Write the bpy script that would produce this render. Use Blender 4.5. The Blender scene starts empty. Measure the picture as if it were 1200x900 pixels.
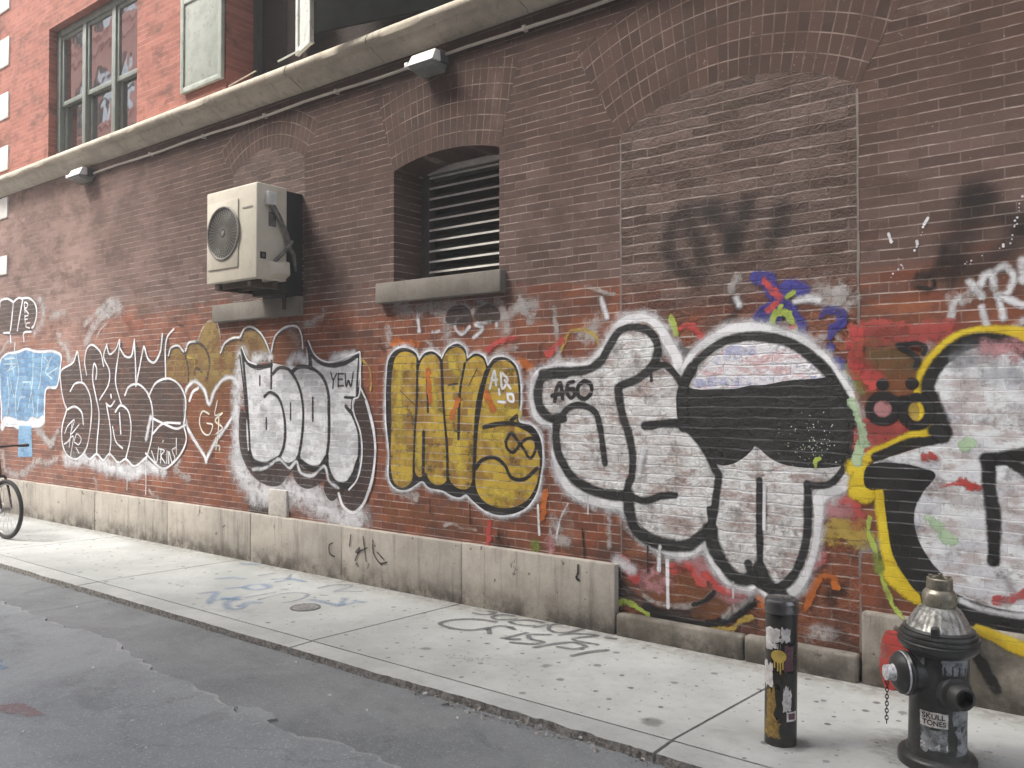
import bpy, bmesh, math, random
from mathutils import Vector, Matrix, noise
from mathutils.geometry import tessellate_polygon
random.seed(7)
S = bpy.context.scene
COL = S.collection
R = math.radians
PI = math.pi

# ------------------------------------------------------------------ camera
F = 980.0; CAMZ = 1.6; WD = 4.95
CAMP = Vector((0, -WD, CAMZ))
ang = math.atan2(1268.0, F)                       # optical axis against the wall direction
fwd = Vector((-math.cos(ang), math.sin(ang), 0)); rgt = Vector((math.sin(ang), math.cos(ang), 0))
pit = math.atan2(15.0, F)
f2 = fwd * math.cos(pit) + Vector((0, 0, 1)) * math.sin(pit)
up2 = Vector((0, 0, 1)) * math.cos(pit) - fwd * math.sin(pit)
cam = bpy.data.objects.new('camera', bpy.data.cameras.new('camera'))
COL.objects.link(cam); S.camera = cam
M3 = Matrix((rgt, up2, -f2)).transposed()
cam.matrix_world = Matrix.Translation(CAMP) @ M3.to_4x4()
cam.data.sensor_width = 36; cam.data.lens = F / 1200 * 36
cam.data.clip_start = 0.05; cam.data.clip_end = 800

def ray(px, py):
    return rgt * ((px - 600) / F) + up2 * (-(py - 450) / F) + f2
def onY(px, py, y=0.0):
    d = ray(px, py); t = (y - CAMP.y) / d.y
    return CAMP + d * t
def onZ(px, py, z=0.0):
    d = ray(px, py); t = (z - CAMP.z) / d.z
    return CAMP + d * t
def XW(px, y=0.0): return onY(px, 465, y).x
def ZW(px, py, y=0.0): return onY(px, py, y).z

# ------------------------------------------------------------------ objects
def tag(o, label=None, cat=None, group=None, kind=None):
    if label: o['label'] = label
    if cat: o['category'] = cat
    if group: o['group'] = group
    if kind: o['kind'] = kind
    return o
def empty(name, loc=(0, 0, 0), rz=0, label=None, cat=None, group=None):
    o = bpy.data.objects.new(name, None); COL.objects.link(o)
    o.location = loc; o.rotation_euler = (0, 0, rz); o.empty_display_size = .2
    return tag(o, label, cat, group)

class MB:
    def __init__(s):
        s.v = []; s.f = []; s.m = []; s.uv = None
        s.X = Matrix.Identity(4)
    def add(s, vs, fs, mi=0):
        b = len(s.v)
        s.v += [tuple(s.X @ Vector(v)) for v in vs]
        s.f += [tuple(i + b for i in f) for f in fs]
        s.m += [mi] * len(fs); return s
    def box(s, x0, x1, y0, y1, z0, z1, mi=0):
        v = [(x0, y0, z0), (x1, y0, z0), (x1, y1, z0), (x0, y1, z0), (x0, y0, z1), (x1, y0, z1), (x1, y1, z1), (x0, y1, z1)]
        return s.add(v, [(3, 2, 1, 0), (4, 5, 6, 7), (0, 1, 5, 4), (1, 2, 6, 5), (2, 3, 7, 6), (3, 0, 4, 7)], mi)
    def hexa(s, bot, top, mi=0):
        return s.add(list(bot) + list(top), [(3, 2, 1, 0), (4, 5, 6, 7), (0, 1, 5, 4), (1, 2, 6, 5), (2, 3, 7, 6), (3, 0, 4, 7)], mi)
    def lathe(s, prof, n=32, mi=0, flute=None, cap=True):
        vs = []; fs = []
        for k, (r, z) in enumerate(prof):
            for i in range(n):
                a = 2 * PI * i / n
                rr = r * (1 + (flute(k, a) if flute else 0))
                vs.append((rr * math.cos(a), rr * math.sin(a), z))
        for k in range(len(prof) - 1):
            for i in range(n):
                j = (i + 1) % n
                fs.append((k * n + i, k * n + j, (k + 1) * n + j, (k + 1) * n + i))
        if cap:
            fs.append(tuple(reversed(range(n)))); fs.append(tuple(range((len(prof) - 1) * n, len(prof) * n)))
        return s.add(vs, fs, mi)
    def tube(s, pts, r, n=10, mi=0, cap=True, closed=False):
        pts = [Vector(p) for p in pts]; N = len(pts)
        vs = []; fs = []; prev = None
        for k, p in enumerate(pts):
            a = pts[(k - 1) % N] if (closed or k > 0) else p
            b = pts[(k + 1) % N] if (closed or k < N - 1) else p
            t = (b - a).normalized()
            if prev is None:
                u = t.orthogonal().normalized()
            else:
                u = (prev - t * prev.dot(t)).normalized()
            prev = u; w = t.cross(u)
            rr = r[k] if isinstance(r, (list, tuple)) else r
            for i in range(n):
                q = 2 * PI * i / n
                vs.append(tuple(p + (u * math.cos(q) + w * math.sin(q)) * rr))
        for k in range(N if closed else N - 1):
            k2 = (k + 1) % N
            for i in range(n):
                j = (i + 1) % n
                fs.append((k * n + i, k * n + j, k2 * n + j, k2 * n + i))
        if cap and not closed:
            fs.append(tuple(reversed(range(n)))); fs.append(tuple(range((N - 1) * n, N * n)))
        return s.add(vs, fs, mi)
    def torus(s, c, R0, r, nx=48, n=10, axis='y', mi=0):
        pts = []
        for i in range(nx):
            a = 2 * PI * i / nx
            if axis == 'y': pts.append((c[0] + R0 * math.cos(a), c[1], c[2] + R0 * math.sin(a)))
            elif axis == 'x': pts.append((c[0], c[1] + R0 * math.cos(a), c[2] + R0 * math.sin(a)))
            else: pts.append((c[0] + R0 * math.cos(a), c[1] + R0 * math.sin(a), c[2]))
        return s.tube(pts, r, n, mi, closed=True)
    def build(s, name, mats, parent=None, bevel=0, smooth=40, off=None, label=None, segs=2):
        me = bpy.data.meshes.new(name)
        me.from_pydata(s.v, [], s.f)
        if not isinstance(mats, (list, tuple)): mats = [mats]
        for m in mats: me.materials.append(m)
        for p, mi in zip(me.polygons, s.m): p.material_index = mi
        if bevel:
            bm = bmesh.new(); bm.from_mesh(me)
            bmesh.ops.recalc_face_normals(bm, faces=bm.faces)
            es = [e for e in bm.edges if len(e.link_faces) == 2 and e.calc_face_angle(0) > R(30)]
            bmesh.ops.bevel(bm, geom=es, offset=bevel, segments=segs, profile=.5, affect='EDGES', clamp_overlap=True)
            bm.to_mesh(me); bm.free()
        if smooth:
            for p in me.polygons: p.use_smooth = True
            me.set_sharp_from_angle(angle=R(smooth))
        me.update()
        o = bpy.data.objects.new(name, me); COL.objects.link(o)
        if parent: o.parent = parent
        if off is not None: o.location = off
        if label: o['label'] = label
        return o

# ------------------------------------------------------------------ node helpers
class NT:
    def __init__(s, tree): s.t = tree; s.n = tree.nodes; s.l = tree.links
    def new(s, typ, **kw):
        n = s.n.new(typ)
        for k, v in kw.items(): setattr(n, k, v)
        return n
    def put(s, sock, v):
        if v is None: return
        if hasattr(v, 'is_linked') or isinstance(v, bpy.types.NodeSocket): s.l.new(v, sock)
        else:
            if sock.type == 'RGBA' and len(v) == 3: v = (*v, 1)
            sock.default_value = v
    def math(s, op, a, b=None, c=None, clamp=False):
        n = s.new('ShaderNodeMath', operation=op, use_clamp=clamp)
        s.put(n.inputs[0], a); s.put(n.inputs[1], b); s.put(n.inputs[2], c); return n.outputs[0]
    def mix(s, f, a, b, bt='MIX'):
        n = s.new('ShaderNodeMix', data_type='RGBA', blend_type=bt)
        s.put(n.inputs[0], f); s.put(n.inputs[6], a); s.put(n.inputs[7], b); return n.outputs[2]
    def noise(s, vec, scale, det=4, rough=.55, dist=0):
        n = s.new('ShaderNodeTexNoise'); s.put(n.inputs['Vector'], vec)
        n.inputs['Scale'].default_value = scale; n.inputs['Detail'].default_value = det
        n.inputs['Roughness'].default_value = rough; n.inputs['Distortion'].default_value = dist
        return n.outputs['Fac']
    def step(s, v, lo, hi, a=0., b=1.):
        n = s.new('ShaderNodeMapRange', interpolation_type='SMOOTHSTEP')
        s.put(n.inputs[0], v); s.put(n.inputs[1], lo); s.put(n.inputs[2], hi); s.put(n.inputs[3], a); s.put(n.inputs[4], b)
        return n.outputs[0]
    def pos(s): return s.new('ShaderNodeNewGeometry').outputs['Position']
    def obj(s): return s.new('ShaderNodeTexCoord').outputs['Object']
    def xyz(s, v):
        n = s.new('ShaderNodeSeparateXYZ'); s.put(n.inputs[0], v); return n.outputs
    def comb(s, x, y, z):
        n = s.new('ShaderNodeCombineXYZ'); s.put(n.inputs[0], x); s.put(n.inputs[1], y); s.put(n.inputs[2], z); return n.outputs[0]
    def vscale(s, v, k):
        n = s.new('ShaderNodeVectorMath', operation='MULTIPLY'); s.put(n.inputs[0], v); n.inputs[1].default_value = k; return n.outputs[0]
    def bump(s, h, dist, strength=1):
        n = s.new('ShaderNodeBump'); s.put(n.inputs['Height'], h)
        n.inputs['Distance'].default_value = dist; n.inputs['Strength'].default_value = strength; return n.outputs[0]

def mat(name):
    m = bpy.data.materials.new(name); m.use_nodes = True
    t = NT(m.node_tree); b = m.node_tree.nodes['Principled BSDF']
    b.inputs['Specular IOR Level'].default_value = .3
    return m, t, b

# shared brick pattern: outputs mortar mask, per-brick random, height
def brick_group(name, bw, rh, ms, smooth, dist_amp, dist_scale, uv=False, rough_amp=.3, header=True):
    g = bpy.data.node_groups.new(name, 'ShaderNodeTree')
    for nm in ('Mortar', 'Random', 'Height', 'Course'):
        g.interface.new_socket(nm, in_out='OUTPUT', socket_type='NodeSocketFloat')
    t = NT(g); out = t.new('NodeGroupOutput')
    P = t.pos()
    if uv:
        u = t.new('ShaderNodeTexCoord').outputs['UV']
        x, y, z = t.xyz(u); base = t.comb(x, y, 0.)
    else:
        x, y, z = t.xyz(P); base = t.comb(x, z, 0.)
    nn = t.new('ShaderNodeTexNoise'); t.put(nn.inputs['Vector'], P); nn.inputs['Scale'].default_value = dist_scale; nn.inputs['Detail'].default_value = 3
    sub = t.new('ShaderNodeVectorMath', operation='SUBTRACT'); t.put(sub.inputs[0], nn.outputs['Color']); sub.inputs[1].default_value = (.5, .5, .5)
    sc = t.vscale(sub.outputs[0], (dist_amp, dist_amp, 0))
    ad = t.new('ShaderNodeVectorMath', operation='ADD'); t.put(ad.inputs[0], base); t.put(ad.inputs[1], sc)
    b = t.new('ShaderNodeTexBrick', offset=.5 if not uv else 0., squash=.5 if header else 1., squash_frequency=6 if header else 2)
    t.put(b.inputs['Vector'], ad.outputs[0])
    b.inputs['Color1'].default_value = (0, 0, 0, 1); b.inputs['Color2'].default_value = (1, 1, 1, 1); b.inputs['Mortar'].default_value = (.5, .5, .5, 1)
    b.inputs['Scale'].default_value = 1; b.inputs['Mortar Size'].default_value = ms; b.inputs['Mortar Smooth'].default_value = smooth
    b.inputs['Brick Width'].default_value = bw; b.inputs['Row Height'].default_value = rh
    t.l.new(b.outputs['Fac'], out.inputs['Mortar'])
    yy = t.math('FRACT', t.math('ADD', t.math('DIVIDE', t.xyz(ad.outputs[0])[1], rh), 20.))
    dd = t.math('MULTIPLY', t.math('MINIMUM', yy, t.math('SUBTRACT', 1., yy)), rh)
    t.l.new(t.step(dd, ms * 1.25, ms * .55), out.inputs['Course'])
    bw_ = t.new('ShaderNodeRGBToBW'); t.l.new(b.outputs['Color'], bw_.inputs[0]); t.l.new(bw_.outputs[0], out.inputs['Random'])
    h1 = t.math('SUBTRACT', 1., b.outputs['Fac'])
    h2 = t.math('MULTIPLY', t.noise(P, 30, 5, .7), rough_amp)
    h3 = t.math('MULTIPLY', t.math('SUBTRACT', bw_.outputs[0], .5), rough_amp * .5)
    t.l.new(t.math('ADD', t.math('ADD', h1, h2), h3), out.inputs['Height'])
    return g
BG = brick_group('brick_courses', .205, .0605, .0040, .35, .013, 5, rough_amp=1.2)
BGR = brick_group('rough_infill_courses', .215, .0640, .006, .5, .034, 4.5, rough_amp=2.2, header=False)
BGA = brick_group('arch_courses', .066, .118, .0045, .35, .006, 6, uv=True, rough_amp=.4, header=False)

def use(t, g):
    n = t.new('ShaderNodeGroup'); n.node_tree = g; t.course = n.outputs['Course']; return n.outputs['Mortar'], n.outputs['Random'], n.outputs['Height']

def brick_mat(name, g, bumpd=.0035, rough_look=0.0, vert=.28):
    m, t, b = mat(name)
    mo, rnd, h = use(t, g); P = t.pos(); x, y, z = t.xyz(P)
    n1 = t.noise(P, 1.3, 5, .6); n2 = t.noise(P, 7, 5, .65); n3 = t.noise(t.vscale(P, (.7, 1, 3)), 2.2, 4)
    red = t.mix(rnd, (.150, .047, .025), (.280, .096, .047))
    red = t.mix(t.step(n2, .45, .75), red, (.125, .050, .038))
    red = t.mix(t.math('MULTIPLY', t.step(n1, .52, .72), .55), red, (.34, .125, .066))
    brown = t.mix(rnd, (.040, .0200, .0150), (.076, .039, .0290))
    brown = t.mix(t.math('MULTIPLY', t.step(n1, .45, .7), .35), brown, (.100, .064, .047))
    unshaded = t.step(t.math('ADD', z, t.math('MULTIPLY', t.math('SUBTRACT', n1, .5), 1.6)), 3.75, 2.75)  # painted shade: brick stays dark under the belt course, lightens lower down
    brown = t.mix(t.math('MULTIPLY', unshaded, .8), brown, t.mix(rnd, (.090, .056, .047), (.152, .100, .086)))
    top = t.mix(rnd, (.29, .105, .076), (.40, .155, .115))
    top = t.mix(t.step(n2, .5, .8), top, (.27, .085, .06))
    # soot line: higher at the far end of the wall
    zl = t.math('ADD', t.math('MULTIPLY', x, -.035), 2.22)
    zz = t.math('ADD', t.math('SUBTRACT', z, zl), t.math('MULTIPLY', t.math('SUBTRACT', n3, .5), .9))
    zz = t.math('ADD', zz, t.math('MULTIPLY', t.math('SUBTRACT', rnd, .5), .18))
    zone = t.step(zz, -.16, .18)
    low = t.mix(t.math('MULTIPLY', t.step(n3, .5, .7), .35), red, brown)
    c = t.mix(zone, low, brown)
    # clean masonry above the belt course, deep shade painted in at the right
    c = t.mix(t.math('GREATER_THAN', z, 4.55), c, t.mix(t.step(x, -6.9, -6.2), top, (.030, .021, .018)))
    if rough_look:
        c = t.mix(t.math('MULTIPLY', t.step(z, 1.9, 2.5), rough_look), c, t.mix(rnd, (.082, .056, .047), (.175, .125, .107)))
    morL = t.mix(zone, (.50, .42, .38), t.mix(unshaded, (.25, .185, .155), (.38, .31, .28)))
    morL = t.mix(t.math('GREATER_THAN', z, 4.55), morL, t.mix(t.step(x, -6.9, -6.2), (.42, .27, .22), (.05, .038, .033)))  # mortar takes the same painted shade at the right
    morL = t.mix(t.step(t.noise(P, 4.5, 5, .7), .40, .60), morL, t.mix(.78, morL, c))
    c = t.mix(t.math('MAXIMUM', t.math('MULTIPLY', t.course, .95), t.math('MULTIPLY', mo, vert)), c, morL)
    # far end painted paler for its light and glare, plus dusty bloom, faded paint
    pale = t.math('MULTIPLY', t.math('MULTIPLY', t.step(x, -7.2, -12.), t.math('LESS_THAN', z, 4.55)), t.step(t.noise(P, .8, 5, .6), .30, .66, .4, 1.))
    c = t.mix(t.math('MULTIPLY', pale, t.step(z, 1.4, 2.6, .25, .75)), c, t.mix(rnd, (.30, .195, .165), (.40, .27, .235)))
    bloom = t.math('MULTIPLY', t.step(t.noise(P, 2.6, 6, .7), .56, .74), t.step(z, 1.2, 2.6, .35, .12))
    c = t.mix(bloom, c, (.36, .31, .30))
    dk = t.math('MULTIPLY', t.step(t.noise(t.vscale(P, (1, 1, 1.8)), 1.9, 6, .75, .3), .46, .66), .68)
    c = t.mix(dk, c, (.066, .038, .029))
    ch = t.math('MULTIPLY', t.step(t.noise(P, 16, 5, .8), .60, .70), .6)
    c = t.mix(ch, c, t.mix(rnd, (.10, .06, .05), (.34, .26, .22)))
    spk = t.math('MULTIPLY', t.step(t.noise(P, 55, 2), .70, .74), .5)
    c = t.mix(spk, c, (.42, .38, .35))
    # grime near the ground
    c = t.mix(t.math('MULTIPLY', t.step(z, .75, .1), t.step(n2, .4, .6, .1, .6)), c, (.05, .035, .03))
    t.put(b.inputs['Base Color'], c); b.inputs['Roughness'].default_value = .85
    t.put(b.inputs['Normal'], t.bump(h, bumpd, .85))
    return m

def paint(name, col, cov=.95, mort=.5, wear=.25, col2=None, soft=(.14, .56), rough=.55, g=None, patch=6.0, ground=False, bumpd=.0035, stain=None, rag=.15, line=.0):
    m, t, b = mat(name)
    P = t.pos()
    a = t.new('ShaderNodeAttribute', attribute_name='edge').outputs['Fac']
    n1 = t.noise(P, 60, 3, .7); n2 = t.noise(P, patch, 6, .72)
    e = t.math('ADD', a, t.math('MULTIPLY', t.math('SUBTRACT', n1, .5), .35))
    if rag: e = t.math('ADD', e, t.math('MULTIPLY', t.math('SUBTRACT', t.noise(P, 13, 4, .7), .5), rag))
    alpha = t.math('MULTIPLY', t.step(e, soft[0], soft[1]), t.step(a, 0., .12))
    if not ground:
        mo, rnd, h = use(t, g or BG)
        k = t.math('MULTIPLY', t.math('MULTIPLY', t.math('MAXIMUM', t.course, t.math('MULTIPLY', mo, .22)), mort), t.step(t.noise(P, 5, 4), .38, .62, .15, 1.))
        alpha = t.math('MULTIPLY', alpha, t.math('SUBTRACT', 1., k))
        t.put(b.inputs['Normal'], t.bump(h, bumpd, .85))
    else:
        rnd = t.noise(P, 9, 3); alpha = t.math('MULTIPLY', alpha, t.step(t.noise(P, 130, 3, .8), .35, .6, .45, 1.))
    w = t.math('SUBTRACT', 1., t.math('MULTIPLY', t.step(n2, .48, .68), wear))
    alpha = t.math('MULTIPLY', alpha, t.math('MULTIPLY', w, cov))
    c2 = col2 or tuple(v * .72 for v in col)
    c = t.mix(t.step(t.math('ADD', t.noise(P, patch * .6, 5, .65), t.math('MULTIPLY', t.math('SUBTRACT', rnd, .5), .25)), .38, .66), col, c2)
    if stain:
        c = t.mix(t.math('MULTIPLY', t.step(t.noise(t.vscale(P, (1, 1, 2.2)), 4.3, 5, .7), .47, .62), stain[1]), c, stain[0])
        c = t.mix(t.math('MULTIPLY', t.step(t.noise(t.vscale(P, (.6, 1, 1.5)), 34, 5, .8), .56, .68), .65), c, (.15, .10, .085))
    if line and not ground:
        c = t.mix(t.math('MULTIPLY', t.course, t.step(t.noise(P, 4, 4, .7), .36, .56, 0., line)), c, (.80, .80, .83))
    t.put(b.inputs['Base Color'], c); t.put(b.inputs['Alpha'], alpha)
    b.inputs['Roughness'].default_value = rough
    return m

def simple(name, col, col2=None, scale=8, rough=.5, metal=0, bumpd=.001, bscale=40, dirt=None, spec=.3):
    m, t, b = mat(name)
    P = t.obj(); n = t.noise(P, scale, 5, .65)
    c = t.mix(t.step(n, .38, .66), col, col2 or tuple(v * .75 for v in col))
    if dirt:
        c = t.mix(t.math('MULTIPLY', t.step(t.noise(P, scale * 2.3, 6, .75), .52, .68), dirt[1]), c, dirt[0])
    t.put(b.inputs['Base Color'], c); b.inputs['Roughness'].default_value = rough; b.inputs['Metallic'].default_value = metal
    b.inputs['Specular IOR Level'].default_value = spec
    t.put(b.inputs['Roughness'], t.step(n, .3, .7, max(rough - .12, .05), min(rough + .15, 1)))
    if bumpd: t.put(b.inputs['Normal'], t.bump(t.noise(P, bscale, 4, .7), bumpd, .6))
    return m

# ------------------------------------------------------------------ materials
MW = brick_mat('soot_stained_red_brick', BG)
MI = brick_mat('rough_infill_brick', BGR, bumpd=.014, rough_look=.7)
MA = brick_mat('arch_brick', BGA, bumpd=.004, vert=.5)

def stone_mat(name, c1, c2, streak=.5, low=True):
    m, t, b = mat(name); P = t.pos(); x, y, z = t.xyz(P)
    n = t.noise(P, 3.5, 6, .7); f = t.noise(P, 90, 3, .8)
    c = t.mix(t.step(n, .35, .68), c1, c2)
    c = t.mix(t.math('MULTIPLY', t.step(f, .5, .72), .35), c, tuple(v * .45 for v in c2))
    st = t.noise(t.vscale(P, (9, 9, .8)), 1.6, 5, .7)
    c = t.mix(t.math('MULTIPLY', t.step(st, .5, .72), streak), c, (.075, .06, .05))
    if low:
        g = t.math('MULTIPLY', t.step(z, .24, .0), t.step(t.noise(P, 6, 5, .7), .36, .6, .15, .85))
        c = t.mix(g, c, (.05, .043, .036))
        c = t.mix(t.math('MULTIPLY', t.step(t.noise(P, 11, 4, .6), .66, .70), .75), c, (.05, .04, .035))
    t.put(b.inputs['Base Color'], c); b.inputs['Roughness'].default_value = .85
    t.put(b.inputs['Normal'], t.bump(t.math('ADD', n, t.math('MULTIPLY', f, .25)), .006, .6))
    return m
M_STONE = stone_mat('weathered_base_stone', (.42, .385, .335), (.32, .29, .25), .5)
M_STONE2 = stone_mat('rough_dark_base_stone', (.29, .265, .225), (.12, .105, .085), .45)
M_BELT = stone_mat('belt_course_stone', (.56, .50, .405), (.43, .38, .305), .35, False)
M_SILL = stone_mat('sill_stone', (.215, .195, .17), (.15, .135, .115), .3, False)
M_QUOIN = simple('white_quoin_paint', (.8, .78, .74), (.68, .66, .62), 3, .7)

DARK_SPOTS = [(*onZ(763, 846).xy, .07), (*onZ(790, 800).xy, .03), (*onZ(612, 812).xy, .03), (*onZ(1090, 880).xy, .30), (*onZ(640, 780).xy, .05), (*onZ(925, 872).xy, .12), (*onZ(500, 760).xy, .04)]  # stains on the slabs, plus dark spots around the hydrant and bollard feet
def concrete_mat(name, c1, c2, gum=True):
    m, t, b = mat(name); P = t.pos(); x, y, z = t.xyz(P)
    n = t.noise(P, 1.6, 6, .7); n2 = t.noise(P, 14, 5, .7); f = t.noise(P, 190, 2, .7)
    c = t.mix(t.step(n, .36, .66), c1, c2)
    c = t.mix(t.math('MULTIPLY', t.step(n2, .5, .75), .3), c, tuple(v * .5 for v in c2))
    c = t.mix(t.math('MULTIPLY', t.step(f, .5, .8), .35), c, tuple(v * .5 for v in c2))
    if gum:
        for sc, rad, k, thr in ((7.0, .026, .85, .66), (3.1, .034, .7, .60), (13., .011, .8, .64)):
            v = t.new('ShaderNodeTexVoronoi', feature='F1', distance='EUCLIDEAN', voronoi_dimensions='2D')
            wob = t.new('ShaderNodeVectorMath', operation='ADD'); t.put(wob.inputs[0], P)
            nn = t.new('ShaderNodeTexNoise'); t.put(nn.inputs['Vector'], P); nn.inputs['Scale'].default_value = 60
            t.put(wob.inputs[1], t.vscale(nn.outputs['Color'], (.012, .012, 0)))
            t.put(v.inputs['Vector'], wob.outputs[0]); v.inputs['Scale'].default_value = sc
            sel = t.math('GREATER_THAN', t.xyz(v.outputs['Color'])[0], thr)
            r_ = t.math('MULTIPLY', t.xyz(v.outputs['Color'])[1], rad * sc)
            d = t.step(v.outputs['Distance'], r_, t.math('MULTIPLY', r_, .55))
            c = t.mix(t.math('MULTIPLY', t.math('MULTIPLY', d, sel), k), c, (.085, .08, .078))
        st = t.step(t.noise(P, 2.1, 5, .7, .6), .60, .74)
        c = t.mix(t.math('MULTIPLY', st, .4), c, (.17, .16, .15))
        vs = t.math('MULTIPLY', t.step(t.noise(P, .55, 4, .6), .40, .60), .5)
        c = t.mix(vs, c, tuple(v * .68 for v in c2))
        vc_ = t.new('ShaderNodeTexVoronoi', feature='DISTANCE_TO_EDGE', voronoi_dimensions='2D')
        wv = t.new('ShaderNodeVectorMath', operation='ADD'); t.put(wv.inputs[0], P)
        nv = t.new('ShaderNodeTexNoise'); t.put(nv.inputs['Vector'], P); nv.inputs['Scale'].default_value = 2.2; nv.inputs['Detail'].default_value = 6; nv.inputs['Roughness'].default_value = .75
        t.put(wv.inputs[1], t.vscale(nv.outputs['Color'], (.8, .8, 0))); t.put(vc_.inputs['Vector'], wv.outputs[0]); vc_.inputs['Scale'].default_value = .42
        crk = t.math('MULTIPLY', t.step(vc_.outputs['Distance'], .0035, .0012), t.step(t.noise(P, .7, 2), .50, .60))
        c = t.mix(t.math('MULTIPLY', crk, .7), c, (.09, .085, .08))
        for (sx, sy, rr_) in DARK_SPOTS:
            dv = t.new('ShaderNodeVectorMath', operation='DISTANCE'); t.put(dv.inputs[0], t.vscale(P, (1, 1, 0))); dv.inputs[1].default_value = (sx, sy, 0)
            dd = t.math('ADD', dv.outputs['Value'], t.math('MULTIPLY', t.math('SUBTRACT', t.noise(P, 11, 5, .7), .5), rr_ * 1.5))
            c = t.mix(t.math('MULTIPLY', t.step(dd, rr_, rr_ * .35), .62), c, (.075, .07, .065))
        edge = t.math('MULTIPLY', t.step(y, -.32, -.06), t.step(n2, .35, .6, .2, .8))
        c = t.mix(edge, c, (.19, .175, .15))
    t.put(b.inputs['Base Color'], c); b.inputs['Roughness'].default_value = .8
    t.put(b.inputs['Normal'], t.bump(t.math('ADD', n2, t.math('MULTIPLY', f, .5)), .003, .5))
    return m
M_WALK = concrete_mat('worn_pale_concrete', (.480, .490, .472), (.392, .402, .386))
M_KERB = concrete_mat('kerb_concrete', (.455, .462, .445), (.355, .36, .345), gum=False)

def kerb_face():
    m, t, b = mat('broken_kerb_face'); P = t.pos()
    n = t.noise(P, 30, 6, .8)
    c = t.mix(t.step(n, .38, .62), (.16, .15, .135), (.42, .40, .37))
    t.put(b.inputs['Base Color'], c); b.inputs['Roughness'].default_value = .95
    t.put(b.inputs['Normal'], t.bump(n, .02, 1.)); return m
M_KFACE = kerb_face()

def asphalt(name, c1, c2, cr=.5):
    m, t, b = mat(name); P = t.pos()
    n = t.noise(P, .9, 6, .65, .4); n2 = t.noise(P, 6, 5, .7); f = t.noise(P, 230, 2, .8); f2 = t.noise(P, 75, 3, .8)
    c = t.mix(t.step(n, .36, .66), c1, c2)
    c = t.mix(t.math('MULTIPLY', t.step(n2, .5, .72), .35), c, tuple(v * .62 for v in c2))
    c = t.mix(t.math('MULTIPLY', t.step(f, .45, .75), .45), c, tuple(v * .5 for v in c2))
    c = t.mix(t.math('MULTIPLY', t.step(f2, .54, .68), .55), c, tuple(v * 1.7 for v in c1))
    vc_ = t.new('ShaderNodeTexVoronoi', feature='DISTANCE_TO_EDGE', voronoi_dimensions='2D')
    wv = t.new('ShaderNodeVectorMath', operation='ADD'); t.put(wv.inputs[0], P)
    nv = t.new('ShaderNodeTexNoise'); t.put(nv.inputs['Vector'], P); nv.inputs['Scale'].default_value = 2.6; nv.inputs['Detail'].default_value = 7; nv.inputs['Roughness'].default_value = .8
    t.put(wv.inputs[1], t.vscale(nv.outputs['Color'], (.7, .7, 0))); t.put(vc_.inputs['Vector'], wv.outputs[0]); vc_.inputs['Scale'].default_value = .8
    crk = t.math('MULTIPLY', t.step(vc_.outputs['Distance'], .008, .002), t.step(t.noise(P, .9, 2), .50, .58))
    c = t.mix(t.math('MULTIPLY', crk, .6), c, tuple(v * .35 for v in c2))
    ol = t.math('MULTIPLY', t.step(t.noise(P, 2.3, 4, .6, .8), .60, .72), .45)
    c = t.mix(ol, c, tuple(v * .5 for v in c2))
    c = t.mix(t.math('MULTIPLY', t.step(t.noise(P, 110, 2, .6), .64, .70), .55), c, (.42, .42, .42))
    t.put(b.inputs['Base Color'], c); t.put(b.inputs['Roughness'], t.step(n, .35, .7, .5, .8))
    b.inputs['Specular IOR Level'].default_value = .4
    t.put(b.inputs['Normal'], t.bump(t.math('ADD', f, t.math('ADD', t.math('MULTIPLY', f2, .6), t.math('MULTIPLY', n2, .8))), .005, .6))
    return m
M_ROAD = asphalt('worn_asphalt', (.222, .234, .236), (.164, .173, .176))
M_ROAD2 = asphalt('older_grey_asphalt', (.300, .318, .324), (.230, .244, .252))
# ------------------------------------------------------------------ ground
def grid_sheet(name, x0, x1, y0, y1, z, m, kind='structure', parent=None):
    mb = MB(); mb.add([(x0, y0, z), (x1, y0, z), (x1, y1, z), (x0, y1, z)], [(0, 1, 2, 3)])
    o = mb.build(name, m, parent, smooth=0)
    if kind: o['kind'] = kind
    return o
ROADZ = -.048
grid_sheet('ground', -150, 150, -150, 150, ROADZ - .02, M_ROAD)
YK = -1.575            # kerb line
YJ = YK + .185         # joint between kerb and slabs
YF = -.06              # front of base stones
road = grid_sheet('road', -60, 30, -8.2, YK + .05, ROADZ, M_ROAD)

# older surface with a torn edge, traced from the worn wearing course
def poly_sheet(name, pts, z, m, parent=None, rag=0, th=.0, plane='z'):
    out = []
    for i in range(len(pts)):
        a = Vector(pts[i]); b = Vector(pts[(i + 1) % len(pts)])
        n = max(1, int((b - a).length / .035)) if rag else 1
        n = min(n, 120)
        for k in range(n):
            p = a.lerp(b, k / n)
            if rag:
                q = noise.noise_vector(Vector((p.x * 9, p.y * 9, 3.3))) * rag + noise.noise_vector(Vector((p.x * 34, p.y * 34, 1.3))) * rag * .3
                p = p + Vector((q.x, q.y))
            out.append((p.x, p.y, 0))
    tri = tessellate_polygon([[Vector(p) for p in out]])
    mb = MB(); mb.add([(p[0], p[1], z) for p in out], [tuple(t) for t in tri])
    if th:
        n = len(out); mb.add([(p[0], p[1], z) for p in out] + [(p[0] + .004, p[1] + .006, z - th) for p in out], [(i, (i + 1) % n, n + (i + 1) % n, n + i) for i in range(n)])
    o = mb.build(name, m, parent, smooth=0)
    for p in o.data.polygons:
        if p.normal.z < -.5: p.flip()
    return o
def G2(l, z=ROADZ): return [tuple(onZ(px, py, z).xy) for px, py in l]
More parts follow.
